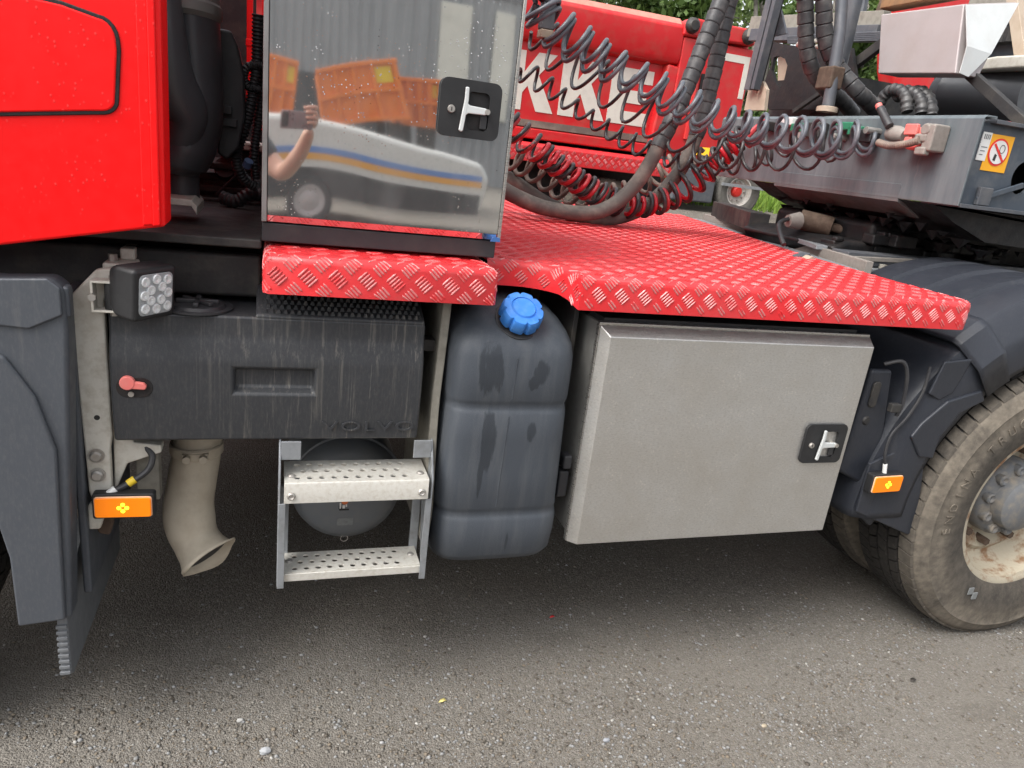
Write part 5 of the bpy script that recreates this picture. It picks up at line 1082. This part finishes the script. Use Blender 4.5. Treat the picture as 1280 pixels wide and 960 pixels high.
def big_hose(label, pts, r, split, seed, name='wrapped_hose'):
    P, L = resample(spline(pts, 14), 900); o = empty(name, tuple(P[120]), label, 'hose'); k = int(split*900)
    rj = random.Random(seed)
    MB().tube([tuple(p) for p in P[:k+10:5]], r, 18).build('hose_body', M['hose'], o, smooth=80)
    step = L/900; turn = 0.052; per = max(4, int(turn/step)); rs = []
    seg = P[k:]; ph = 0
    out = []; 
    for i in range(len(seg)):
        f = (i % per)/per; rs.append(r*(1.10+0.10*f) if f < 0.88 else r*1.0)
    MB().tube([tuple(p) for p in seg], rs, 18).build('spiral_wrap', M['wrap'], o, smooth=40)
    return o
H1 = [(560, 190, 1.25), (600, 215, 1.25), (640, 243, 1.25), (690, 262, 1.25), (750, 264, 1.25), (795, 230, 1.25), (830, 170, 1.27), (857, 112, 1.30), (880, 55, 1.32), (902, 0, 1.34), (925, -60, 1.36), (965, -100, 1.38), (996, -60, 1.42), (1006, 0, 1.42), (1008, 52, 1.42), (1014, 84, 1.42), (1030, 108, 1.44), (1052, 126, 1.46), (1066, 142, 1.5)]
big_hose('thick dusty hose rising to the left of its twin beyond the steel cabinet', [at(x, y, Y=Y) for x, y, Y in H1], 0.031, 0.335, 1)
H2 = [(560, 170, 1.50), (600, 200, 1.50), (640, 226, 1.46), (690, 258, 1.40), (745, 274, 1.36), (800, 262, 1.36), (845, 220, 1.37), (872, 165, 1.38), (890, 100, 1.40), (903, 40, 1.42), (912, 0, 1.44), (930, -60, 1.44), (985, -105, 1.40), (1020, -60, 1.37), (1029, 0, 1.36), (1032, 50, 1.36), (1046, 82, 1.34), (1070, 112, 1.28), (1086, 128, 1.28), (1098, 142, 1.34)]
big_hose('thick dusty hose lying lowest on the deck, rising to the right of its twin', [at(x, y, Y=Y) for x, y, Y in H2], 0.031, 0.40, 2)
hb = at(684, 20, Y=1.12)
MB().box(0.68, 0.74, 1.05, 1.10, 1.235, 2.6).build('hose_mast', M['blackmat'], TR, bevel=0.004)
beam((0.71, 1.07, 2.10), (hb.x, 1.12, hb.z+0.05), 0.035, 0.035, 'mast_arm', M['blackmat'], TR)
MB().box(hb.x-0.025, hb.x+0.025, 1.10, 1.14, hb.z-0.045, hb.z+0.25).build('mast_holder', M['trframe'], TR, bevel=0.004)
MB().box(hb.x-0.024, hb.x+0.026, 1.098, 1.142, hb.z-0.075, hb.z-0.046).build('mast_foot', M['tan'], TR, bevel=0.004)

# ------------------------------------------------------------------ second red truck beyond
T2 = empty('tipper_truck', (2.5, 5.2, terrain(0, 4.2)), 'red tipper truck with large cream lettering parked beyond the hoses', 'truck')
YK = 4.0
body = MB().box(-2.5, 3.68, YK+0.07, 6.3, 1.64, 2.60).build('tipper_body', M['redbody'], T2, bevel=0.02)
MB().prism([(YK, 2.30), (YK-0.02, 2.34), (YK-0.02, 2.56), (YK+0.06, 2.625), (YK+0.3, 2.63), (YK+0.3, 2.28), (YK+0.065, 2.28)], -2.5, 3.02, lambda u, v, w: (w, u, v)).build('top_rail', M['redbody'], T2, bevel=0.012)
MB().prism([(YK-0.015, 2.56), (YK+0.06, 2.632), (YK+0.30, 2.64), (YK+0.30, 2.634), (YK+0.06, 2.627)], -2.5, 3.0, lambda u, v, w: (w, u, v)).build('rail_ledge', M['creamred'], T2)
MB().prism([(2.88, 1.64), (3.00, 1.64), (3.04, 2.28), (2.93, 2.29)], YK-0.01, YK+0.1).build('corner_post', M['redbody'], T2, bevel=0.02)
MB().box(3.02, 3.22, YK-0.02, YK+0.1, 1.64, 2.50).build('corner_post', M['redbody'], T2, bevel=0.015)
MB().box(3.22, 3.68, YK-0.005, YK+0.1, 1.64, 2.50).build('tailgate', M['redbody'], T2, bevel=0.012)
MB().prism([(3.00, 2.50), (3.66, 2.52), (3.66, 2.64), (3.06, 2.64), (3.00, 2.60)], YK-0.04, YK+0.08).build('hinge_bar', M['redbody'], T2, bevel=0.02)
for x in (3.06, 3.58): MB().lathe([(-0.05, .0), (-0.05, .035), (-0.03, .055), (0, .06)], (x, YK-0.04, 2.58), 'Y', 18).build('hinge_bolt', M['blackmat'], T2)
MB().box(3.16, 3.21, YK-0.024, YK, 1.90, 2.28).box(3.24, 3.36, YK-0.012, YK, 1.96, 2.26).build('latch_slot', M['grease'], T2)
MB().tube([(3.19, YK-0.03, 2.28), (3.19, YK-0.03, 1.75)], 0.022, 8).build('latch_rod', M['redbody'], T2)
MB().prism([(3.42, 2.44), (3.66, 2.44), (3.66, 2.12), (3.615, 2.12), (3.615, 2.385), (3.42, 2.385)], YK-0.009, YK-0.004).build('corner_mark', M['letter'], T2)
MB().box(-2.5, 2.90, YK+0.04, YK+0.075, 1.685, 1.735).build('reflective_strip', M['dusthose'], T2)
MB().box(-2.5, 3.6, YK+0.02, YK+0.3, 1.60, 1.675).build('bottom_rail', M['redbody'], T2, bevel=0.01)
def lett(poly, x, w, h, z): MB().prism([(x+u*w, z+v*h) for u, v in poly], YK+0.0655, YK+0.0705).build('letter', M['letter'], T2)
KP = [(0, 0), (.36, 0), (.36, .30), (.46, .42), (.70, 0), (1.08, 0), (.68, .62), (1.04, 1), (.64, 1), (.36, .64), (.36, 1), (0, 1)]
EP = [(0, 0), (1, 0), (1, .24), (.38, .24), (.38, .39), (.9, .39), (.9, .62), (.38, .62), (.38, .76), (1, .76), (1, 1), (0, 1)]
lett(KP, 1.64, 0.37, 0.42, 1.80); lett(KP, 2.08, 0.37, 0.42, 1.80); lett(EP, 2.50, 0.36, 0.42, 1.80)
lett(EP, 1.22, 0.36, 0.42, 1.80)
fd = MB().prism([(YK-0.05, 1.43), (YK-0.05, 1.545), (YK-0.03, 1.57), (YK+0.4, 1.585), (YK+0.4, 1.56), (YK-0.035, 1.43)], -0.5, 3.12, lambda u, v, w: (w, u, v)).build('wheel_cover', M['deck'], T2, bevel=0.006)
mb = MB(); sv = ZT
for cu, cv, a in groups(0, 3.0, 0, 0.11):
    if cv < 0.005 or cv > 0.10: continue
    for bu, bv in five(cu, cv, a):
        mb.add([(u+0.6 if False else u+0.06, YK-0.0505-h, 1.435+v) for u, v, h in bar_shape(bu, bv, a)], BF)
mb.build('tread_bars', M['barw'], fd, smooth=0, kind='stuff')
for x in (-0.05, 1.33, 2.60):
    o = link('wheel', RMESH.copy(), M['rim'], T2, smooth=40); o.location = (x, YK+0.03, terrain(0, YK+0.2)+0.513); link('tyre', TM, M['tyre'], o, smooth=30)
MB().box(-2.0, 3.4, YK+0.6, YK+1.6, 0.95, 1.55).build('under_frame', M['blackmat'], T2)
MB().box(-2.0, 3.1, YK+0.3, YK+0.6, 1.0, 1.60).build('inner_guard', M['blackmat'], T2)

# red body partly seen behind the aluminium box
T3 = empty('parked_tanker', (13, 11, terrain(13, 11)), 'rounded red vehicle body standing behind the aluminium box', 'truck')
c3 = at(1150, 60, Y=9.0)
mb = MB(); prof = [(p.x, p.z) for p in (at(1124, 118, Y=9.0), at(1120, 88, Y=9.0), at(1121, 20, Y=9.0), at(1128, -30, Y=9), at(1300, -30, Y=9), at(1300, 170, Y=9), at(1156, 172, Y=9.0), at(1134, 145, Y=9.0))]
mb.prism(prof, 9.0, 9.5).build('red_body', M['redbody'], T3, bevel=0.12, seg=4)
for x in (c3.x+0.5, c3.x+2.0):
    o = link('wheel', RMESH.copy(), M['rim'], T3, smooth=40); o.location = (x, 9.1, terrain(0, 9)+0.5); link('tyre', TM, M['tyre'], o, smooth=30)

# low trailer with one wheel in view
wpt = at(925, 240, Y=12.0); T4 = empty('parked_trailer', (wpt.x, 12.6, terrain(0, 12)), 'grey low trailer with white rim, far behind the coupling', 'trailer')
o = link('wheel', RMESH.copy(), simple('pale_rim', (0.5, 0.48, 0.44), 0.6, dirt=(0.3, 0.25, 0.2), amt=0.5), T4, smooth=40); o.location = (wpt.x, 12.0, wpt.z); link('tyre', TM.copy(), simple('grey_dusty_tyre', (0.10, 0.095, 0.085), 0.85, dirt=(0.16, 0.15, 0.13), amt=0.6), o, smooth=30)
MB().lathe([(.165, .12), (.09, .11), (.06, .08), (.05, .0)], (0, 0, 0), 'Y', 20).build('hub', M['redink'], o)
for k in range(10):
    q = 2*PI*k/10; MB().cyl((0.2*math.cos(q), .165, 0.2*math.sin(q)), (0.2*math.cos(q), .11, 0.2*math.sin(q)), 0.02, 6).build('wheel_nut', M['bolt'], o)
MB().box(wpt.x-4, wpt.x+0.5, 12.3, 14.2, wpt.z+0.35, wpt.z+0.55).build('trailer_bed', M['trframe'], T4, bevel=0.03)
MB().box(wpt.x-1.6, wpt.x-0.62, 12.0, 12.4, wpt.z-0.3, wpt.z+0.35).build('trailer_box', M['trframe'], T4, bevel=0.04)
beam((wpt.x-0.5, 11.95, wpt.z+0.12), (wpt.x+1.5, 11.95, wpt.z+0.10), 0.05, 0.06, 'tow_bar', M['galv'], T4)

# ------------------------------------------------------------------ grass, trees
lm = [leaf_mat('birch_leaf', (0.07, 0.115, 0.03), (0.20, 0.27, 0.08)), leaf_mat('maple_leaf', (0.045, 0.09, 0.022), (0.14, 0.21, 0.05)), leaf_mat('grass_blade', (0.10, 0.20, 0.02), (0.24, 0.36, 0.05))]
bark = simple('pale_bark', (0.24, 0.22, 0.19), 0.85, dirt=(0.06, 0.05, 0.045), amt=0.9, scale=4, bump=0.4, bscale=20)
def leaf_cloud(name, centres, radii, n, size, mat, parent, seed):
    r = np.random.default_rng(seed); idx = r.choice(len(centres), n, p=np.array(radii)**2/np.sum(np.array(radii)**2))
    d = r.normal(size=(n, 3)); d /= np.linalg.norm(d, axis=1)[:, None]; rad = np.array(radii)[idx]*r.random(n)**0.45
    C = np.array(centres)[idx]+d*rad[:, None]*np.array([1, 1, 0.8])
    u = r.normal(size=(n, 3)); u /= np.linalg.norm(u, axis=1)[:, None]; w = np.cross(u, r.normal(size=(n, 3))); w /= np.linalg.norm(w, axis=1)[:, None]
    s = size*r.uniform(0.6, 1.3, n)[:, None]
    co = np.stack([C-u*s, C+w*s*0.55, C+u*s, C-w*s*0.55], 1).reshape(-1, 3)
    me = bpy.data.meshes.new(name); me.from_pydata(co.tolist(), [], (np.arange(n*4).reshape(-1, 4)).tolist())
    a = me.attributes.new('tint', 'FLOAT', 'POINT'); a.data.foreach_set('value', np.repeat(np.clip(r.normal(0.45, 0.25, n), 0, 1), 4).astype(np.float32))
    return link(name, me, mat, parent, smooth=0)
def tree(x, y, h, kind, label, seed, n=2600, lowcrown=0.12):
    r = random.Random(seed); z0 = terrain(x, y); t = empty('birch_tree' if kind == 0 else 'broadleaf_tree', (x, y, z0), label, 'tree', 'trees along the far edge of the yard')
    mb = MB(); tr = [(x+r.uniform(-.15, .15)*k, y+r.uniform(-.1, .1)*k, z0+h*0.95*k/6) for k in range(7)]
    mb.tube(spline(tr, 4), list(np.linspace(0.02*h, 0.012, 25)), 8); cs = []; rs = []
    for k in range(16):
        f = r.uniform(lowcrown, 0.95); b = Vector(tr[0]).lerp(Vector(tr[6]), f); a = r.uniform(0, 2*PI); L = h*0.24*(1.1-f*0.75)*r.uniform(.7, 1.2)
        e = b+Vector((math.cos(a)*L, math.sin(a)*L, L*0.35)); mb.tube([b, b.lerp(e, .5)+Vector((0, 0, L*.12)), e], [0.006*h*(1.1-f), 0.004*h*(1.1-f), 0.006], 5)
        cs += [tuple(e), tuple(b.lerp(e, .55))]; rs += [h*0.10*(1.15-f*.6), h*0.085*(1.15-f*.6)]
    mb.build('trunk', bark, t, smooth=60); leaf_cloud('crown', cs, rs, n, 0.11 if kind == 0 else 0.14, lm[kind], t, seed)
spots = [(5.5, 22, 10, 0), (8.2, 20, 9, 1), (10.0, 23.5, 11, 0), (11.6, 20.5, 8, 1), (13.2, 24, 12, 0), (14.9, 21, 9, 1), (16.8, 23.5, 11, 0), (18.4, 20.5, 8.5, 1), (20.5, 24, 11, 0), (23, 21.5, 9.5, 1), (26, 25, 12, 0), (29.5, 22, 9, 1), (33, 26, 12, 0), (2.0, 24, 11, 1), (-2, 23, 10, 0), (37, 30, 12, 1)]
side_words = ['leftmost', 'second', 'third', 'fourth', 'fifth', 'sixth', 'seventh', 'eighth', 'ninth', 'tenth', 'eleventh', 'twelfth', 'thirteenth', 'fourteenth', 'fifteenth', 'rightmost']
order = sorted(range(16), key=lambda i: spots[i][0])
for rank, i in enumerate(order):
    x, y, h, k = spots[i]; tree(x, y, h, k, ('light green birch tree' if k == 0 else 'dark green leafy tree')+' behind the red tipper, '+side_words[rank]+(' of the tree row' if rank in (0, 15) else ' from the left in the row'), 100+i, 6500 if k else 5500)
def grass(name, box, n, seed, h):
    r = np.random.default_rng(seed); x = r.uniform(box[0], box[1], n); y = r.uniform(box[2], box[3], n); z = np.array([terrain(a, b) for a, b in zip(x, y)])
    a = r.uniform(0, 2*PI, n); hh = h*r.uniform(.5, 1.4, n); lean = r.normal(0, .35, (n, 2))*hh[:, None]; w = 0.02
    co = np.stack([np.stack([x-w*np.cos(a), y-w*np.sin(a), z], 1), np.stack([x+w*np.cos(a), y+w*np.sin(a), z], 1), np.stack([x+lean[:, 0], y+lean[:, 1], z+hh], 1)], 1).reshape(-1, 3)
    me = bpy.data.meshes.new(name); me.from_pydata(co.tolist(), [], np.arange(n*3).reshape(-1, 3).tolist())
    t = me.attributes.new('tint', 'FLOAT', 'POINT'); t.data.foreach_set('value', np.repeat(np.clip(r.normal(.5, .25, n), 0, 1), 3).astype(np.float32))
    return tag(link(name, me, lm[2], None, smooth=0), 'long green grass growing along the edge of the yard', 'grass', kind='stuff')
grass('grass', (-4, 34, 13.2, 20), 26000, 3, 0.45)
mb = MB(); cs = [(rng.uniform(-3, 38), rng.uniform(19, 26), 1.6+rng.uniform(0, 1.2)) for _ in range(70)]
tag(leaf_cloud('undergrowth', cs, [rng.uniform(.8, 1.5) for _ in cs], 22000, 0.13, lm[1], None, 8), 'dense green undergrowth between the far trees', 'undergrowth', kind='stuff')

cs = [(rng.uniform(-4, 60), rng.uniform(33, 42), 2.0+rng.uniform(0, 10)) for _ in range(160)]
tag(leaf_cloud('distant_wood', cs, [rng.uniform(1.5, 2.8) for _ in cs], 30000, 0.26, lm[0], None, 9), 'pale green wood filling the background behind the tree row', 'wood', kind='stuff')

# ------------------------------------------------------------------ behind the camera: what the polished door mirrors
WB = empty('workshop_building', (4, -24, 0), 'grey corrugated workshop mirrored in the top of the polished door', 'building')
mb = MB()
for k in range(150): x = -26+k*0.4; mb.prism([(x, -24.0), (x+0.10, -24.0), (x+0.14, -23.955), (x+0.30, -23.955), (x+0.34, -24.0), (x+0.4, -24.0), (x+0.4, -24.3), (x, -24.3)], 0.0, 6.2, lambda u, v, w: (u, v, w))
mb.build('wall_cladding', simple('grey_cladding', (0.30, 0.31, 0.32), 0.55, 0.1, dirt=(0.22, 0.22, 0.22), amt=0.3), WB, smooth=0)
MB().box(-26.2, 34.2, -34, -23.9, 6.2, 6.5).build('roof', simple('roof_grey', (0.1, 0.1, 0.11), 0.6), WB)
MB().box(-26, 34, -34, -24.3, 0, 6.2).build('wall_core', simple('core_grey', (0.2, 0.2, 0.2), 0.7), WB)
for x in (4.6, 6.4): MB().box(x, x+0.9, -23.95, -23.85, 2.3, 5.8).build('translucent_panel', simple('pale_panel', (0.72, 0.70, 0.62), 0.5, dirt=(0.5, 0.48, 0.42), amt=0.5, scale=2), WB, bevel=0.02)
MB().box(-1.5, 3.2, -23.95, -23.88, 0.05, 3.0).build('workshop_door', simple('door_dark', (0.05, 0.052, 0.056), 0.5), WB, bevel=0.02)
orange = simple('orange_paint', (0.80, 0.20, 0.015), 0.45, dirt=(0.5, 0.14, 0.03), amt=0.4, scale=5); orange2 = simple('orange_shadow_paint', (0.55, 0.12, 0.01), 0.5)
def container(x, y, z, w, h, d, tilt, label):
    o = empty('orange_container', (x, y, terrain(x, y)), label, 'container'); Mx = Matrix.Translation((x, y, z))@Matrix.Rotation(math.radians(tilt), 4, 'Y')
    MB().box(-w/2, w/2, -d/2, d/2, 0, h, Mx).build('container_body', orange, o, bevel=0.03)
    for k in range(5): u = -w/2+w*k/4; MB().box(u-0.04, u+0.04, d/2, d/2+0.07, 0, h, Mx).build('container_rib', orange, o, bevel=0.01)
    for v in (0.04, 0.5, 0.96): MB().box(-w/2-0.05, w/2+0.05, d/2+0.001, d/2+0.09, h*v-0.04, h*v+0.04, Mx).build('container_rail', orange, o, bevel=0.01)
    MB().box(w*0.27, w*0.46, d/2+0.002, d/2+0.02, h*0.62, h*0.88, Mx).build('warning_label', M['yellow'], o)
    mb = MB()
    for u in (-w*.35, w*.35):
        for v in (-d*.35, d*.35): mb.box(x+u-0.08, x+u+0.08, y+v-0.08, y+v+0.08, 0, z+h*0.1)
    mb.build('stand_legs', M['blackmat'], o)
    MB().box(x-w*.44, x+w*.44, y-d*.4, y+d*.4, z*0.45, z*0.75).build('carrier_frame', M['blackmat'], o, bevel=0.03)
container(1.5, -14.5, 1.55, 1.75, 1.15, 2.2, -14, 'larger tilted orange container mirrored in the polished cabinet door')
container(2.72, -15.2, 1.7, 0.62, 0.95, 1.4, -4, 'smaller orange container right of the tilted one, mirrored in the door')
container(-0.75, -14.0, 1.5, 1.0, 1.1, 1.6, 6, 'orange machine part at the left edge of the mirror image')
CR = empty('striped_caravan', (0.3, -10.4, 0), 'low silver caravan with blue and orange side stripes mirrored in the polished door', 'caravan')
cp = [(-2.6, 0.42), (-2.7, 0.9), (-2.5, 1.40), (-1.6, 1.56), (-0.3, 1.56), (1.0, 1.47), (2.2, 1.32), (2.85, 1.16), (3.0, 0.95), (2.9, 0.42)]
silv = simple('silver_caravan_paint', (0.66, 0.65, 0.62), 0.3, 0.2)
MB().prism(cp, -11.25, -9.5).build('caravan_body', silv, CR, bevel=0.09, seg=4)
for pz, c in (([(-2.55, 1.14), (1.0, 1.10), (2.86, 0.98), (2.86, 0.90), (1.0, 1.01), (-2.55, 1.05)], (0.10, 0.22, 0.50)), ([(-2.55, 1.045), (1.0, 1.005), (2.86, 0.895), (2.86, 0.81), (1.0, 0.91), (-2.55, 0.95)], (0.72, 0.34, 0.05))): MB().prism(pz, -9.505, -9.487).build('side_stripe', simple('stripe', c, 0.4), CR)
MB().prism([(-2.62, 0.40), (-2.6, 0.84), (1.0, 0.80), (2.86, 0.70), (2.86, 0.40)], -9.52, -9.484).build('lower_dark_band', M['black'], CR, bevel=0.01)  # dark band along the bottom of the side
for xw in (0.30,):
    w_ = MB().lathe([(0, .0), (0, .15), (-0.02, .21), (0.01, .22), (0.02, .32), (-0.02, .335), (-0.2, .335), (-0.2, 0)], (xw, -9.46, 0.335), 'Y', 36).build('caravan_wheel', M['black'], CR)
    MB().lathe([(0.025, .0), (0.03, .06), (0.0, .15), (0.022, .20), (0.024, .225), (0.0, .23)], (xw, -9.455, 0.335), 'Y', 30).build('wheel_rim', M['silver'], w_)

# photographer: stands left of the lens, right arm holding the phone just behind it
def skin_body(name, verts, edges, radii, mat, parent=None, sub=2, root=0):
    me = bpy.data.meshes.new(name); me.from_pydata(verts, edges, []); o = bpy.data.objects.new(name, me); COL.objects.link(o)
    m = o.modifiers.new('skin', 'SKIN'); s = o.modifiers.new('smooth', 'SUBSURF'); s.levels = sub; s.render_levels = sub
    m.use_smooth_shade = True
    for i, r in enumerate(radii): me.skin_vertices[0].data[i].radius = (r, r) if not isinstance(r, tuple) else r
    me.skin_vertices[0].data[root].use_root = True
    me.materials.append(mat)
    if parent is not None: o.parent = parent
    return o
skin = simple('skin', (0.55, 0.33, 0.24), 0.5); shirt = simple('dark_shirt', (0.025, 0.028, 0.034), 0.8); jeans = simple('dark_trousers', (0.03, 0.035, 0.05), 0.85); hairm = simple('brown_hair', (0.06, 0.04, 0.025), 0.7)
BX, BY = -0.42, -2.02
bv = [(BX, BY, 0.98), (BX, BY+.01, 1.16), (BX, BY, 1.34), (BX, BY, 1.45), (BX, BY+.01, 1.53), (BX, BY+.03, 1.60), (BX, BY+.03, 1.70), (BX, BY+.02, 1.77),
      (BX+.20, BY, 1.42), (-.02, BY+.16, 1.25), (0.055, -1.74, 1.36), (0.095, -1.66, 1.47),
      (BX-.20, BY, 1.42), (BX-.27, BY+.03, 1.16), (BX-.26, BY+.12, 0.93),
      (BX+.10, BY, 0.92), (BX+.12, BY+.02, 0.50), (BX+.12, BY, 0.09), (BX+.13, BY+.13, 0.04), (BX-.10, BY, 0.92), (BX-.12, BY+.02, 0.50), (BX-.12, BY, 0.09), (BX-.13, BY+.13, 0.04)]
be = [(0, 1), (1, 2), (2, 3), (3, 4), (4, 5), (5, 6), (6, 7), (3, 8), (8, 9), (9, 10), (10, 11), (3, 12), (12, 13), (13, 14), (0, 15), (15, 16), (16, 17), (17, 18), (0, 19), (19, 20), (20, 21), (21, 22)]
br = [(.16, .12), (.15, .11), (.17, .12), (.12, .09), .055, .075, .085, .06, .065, .047, .042, .030, .065, .047, .032, .09, .06, .045, .04, .09, .06, .045, .04]
person = skin_body('person', bv, be, br, skin); tag(person, 'person in dark t-shirt holding up a phone, mirrored in the polished door', 'person')
tv = [bv[0], bv[1], bv[2], bv[3], bv[8], (-.085, BY+.125, 1.285), bv[12], (BX-.24, BY+.02, 1.27)]
skin_body('shirt', tv, [(0, 1), (1, 2), (2, 3), (3, 4), (4, 5), (3, 6), (6, 7)], [(.175, .135), (.165, .125), (.185, .135), (.125, .10), .085, .078, .085, .078], shirt, person)
skin_body('trousers', [bv[0], bv[15], bv[16], (bv[17][0], bv[17][1], .14), bv[19], bv[20], (bv[21][0], bv[21][1], .14)], [(0, 1), (1, 2), (2, 3), (0, 4), (4, 5), (5, 6)], [(.17, .13), .10, .072, .065, .10, .072, .065], jeans, person)
MB().lathe([(-0.06, .088), (-0.02, .098), (0.04, .092), (0.08, .06), (0.095, .0)], (BX, BY+.015, 1.745), 'Z', 24).build('hair', hairm, person)
mb = MB()
for sx in (-.03, .03): mb.lathe([(0, 0), (.004, .008), (0.008, .010)], (BX+sx, BY+.108, 1.70), 'Y', 10)
mb.build('eyes', M['ink'], person)
MB().add([(BX-.012, BY+.105, 1.66), (BX+.012, BY+.105, 1.66), (BX, BY+.135, 1.662), (BX, BY+.11, 1.70)], [(0, 1, 2), (0, 2, 3), (1, 3, 2), (0, 3, 1)]).build('nose', skin, person)
# hand with palm and five fingers closed round the phone's right end
PX0 = 0.088
hv = [(0.095, -1.66, 1.47), (0.108, -1.645, 1.51), (0.112, -1.640, 1.545)]
skin_body('palm', hv, [(0, 1), (1, 2)], [(.026, .030), (.024, .036), (.020, .034)], skin, person)
for j, z in enumerate((1.555, 1.533, 1.511, 1.490)):
    l = (0.95, 1.05, 1.0, 0.82)[j]
    skin_body('finger', [(0.112, -1.645, z), (0.122, -1.625, z+.004), (0.112, -1.600, z+.006), (0.112-0.026*l, -1.596, z+.004), (0.112-0.046*l, -1.600, z+.002)], [(0, 1), (1, 2), (2, 3), (3, 4)], [.010, .0095, .009, .0085, .007], skin, person)
skin_body('thumb', [(0.105, -1.655, 1.505), (0.095, -1.645, 1.535), (0.075, -1.633, 1.552), (0.052, -1.632, 1.556)], [(0, 1), (1, 2), (2, 3)], [.013, .012, .0105, .008], skin, person)
ph = empty('smartphone', (0.025, -1.617, 1.46), 'black smartphone held up in the hand, mirrored in the polished door', 'phone')
MB().prism(rrect(0.158, 0.076, 0.010, c=(0.025, 1.500)), -1.622, -1.613).build('phone_body', simple('phone_grey', (0.30, 0.31, 0.32), 0.3, 0.6), ph, bevel=0.002)
MB().prism(rrect(0.030, 0.060, 0.008, c=(-0.032, 1.500)), -1.613, -1.610).build('camera_bump', M['ink'], ph, bevel=0.001)

# ------------------------------------------------------------------ small things on the ground
def pebble(px, py, s, col, label, seed, name='pebble', cat='stone'):
    p = at(px, py, Z=0.004); r = random.Random(seed); bm = bmesh.new(); bmesh.ops.create_icosphere(bm, subdivisions=2, radius=s/2)
    for v in bm.verts: v.co = Vector((v.co.x*1.2, v.co.y*0.9, v.co.z*0.65))*r.uniform(0.85, 1.12)
    me = bpy.data.meshes.new(name); bm.to_mesh(me); bm.free()
    o = link(name, me, simple(name+'_stone', col, 0.85, dirt=tuple(c*0.6 for c in col), amt=0.5, scale=90), None, smooth=25); o.location = (p.x, p.y, s*0.22); return tag(o, label, cat)
pebble(331, 939, 0.024, (0.36, 0.37, 0.38), 'largest pale grey pebble near the bottom edge below the step', 1)
pebble(955, 907, 0.015, (0.40, 0.34, 0.25), 'small tan pebble on the gravel below the steel toolbox', 2)
pebble(758, 925, 0.016, (0.30, 0.31, 0.33), 'blue-grey pebble at the bottom right of centre', 3)
pebble(300, 900, 0.015, (0.40, 0.39, 0.37), 'pale pebble up and left of the largest pebble', 4)
def scrap(px, py, col, label, name, cat, s):
    p = at(px, py, Z=0.006)
    o = MB().add([(-s, -s*.3, 0), (0, -s*.5, .003), (s, -s*.1, .001), (s*.5, s*.5, .004), (-s*.4, s*.4, .002)], [(0, 1, 4), (1, 3, 4), (1, 2, 3)]).build(name, simple(name+'_colour', col, 0.6), None)
    o.modifiers.new('wall', 'SOLIDIFY').thickness = 0.0015; o.location = p; return tag(o, label, cat)
scrap(690, 771, (0.60, 0.03, 0.03), 'small red plastic scrap on dark ground below the fluid tank', 'plastic_scrap', 'litter', 0.010)
scrap(553, 876, (0.62, 0.52, 0.18), 'small yellow leaf on the gravel below the fluid tank', 'fallen_leaf', 'leaf', 0.012)
scrap(1141, 850, (0.03, 0.025, 0.02), 'dark curled leaf on the gravel left of the rear tyre', 'fallen_leaf', 'leaf', 0.014)
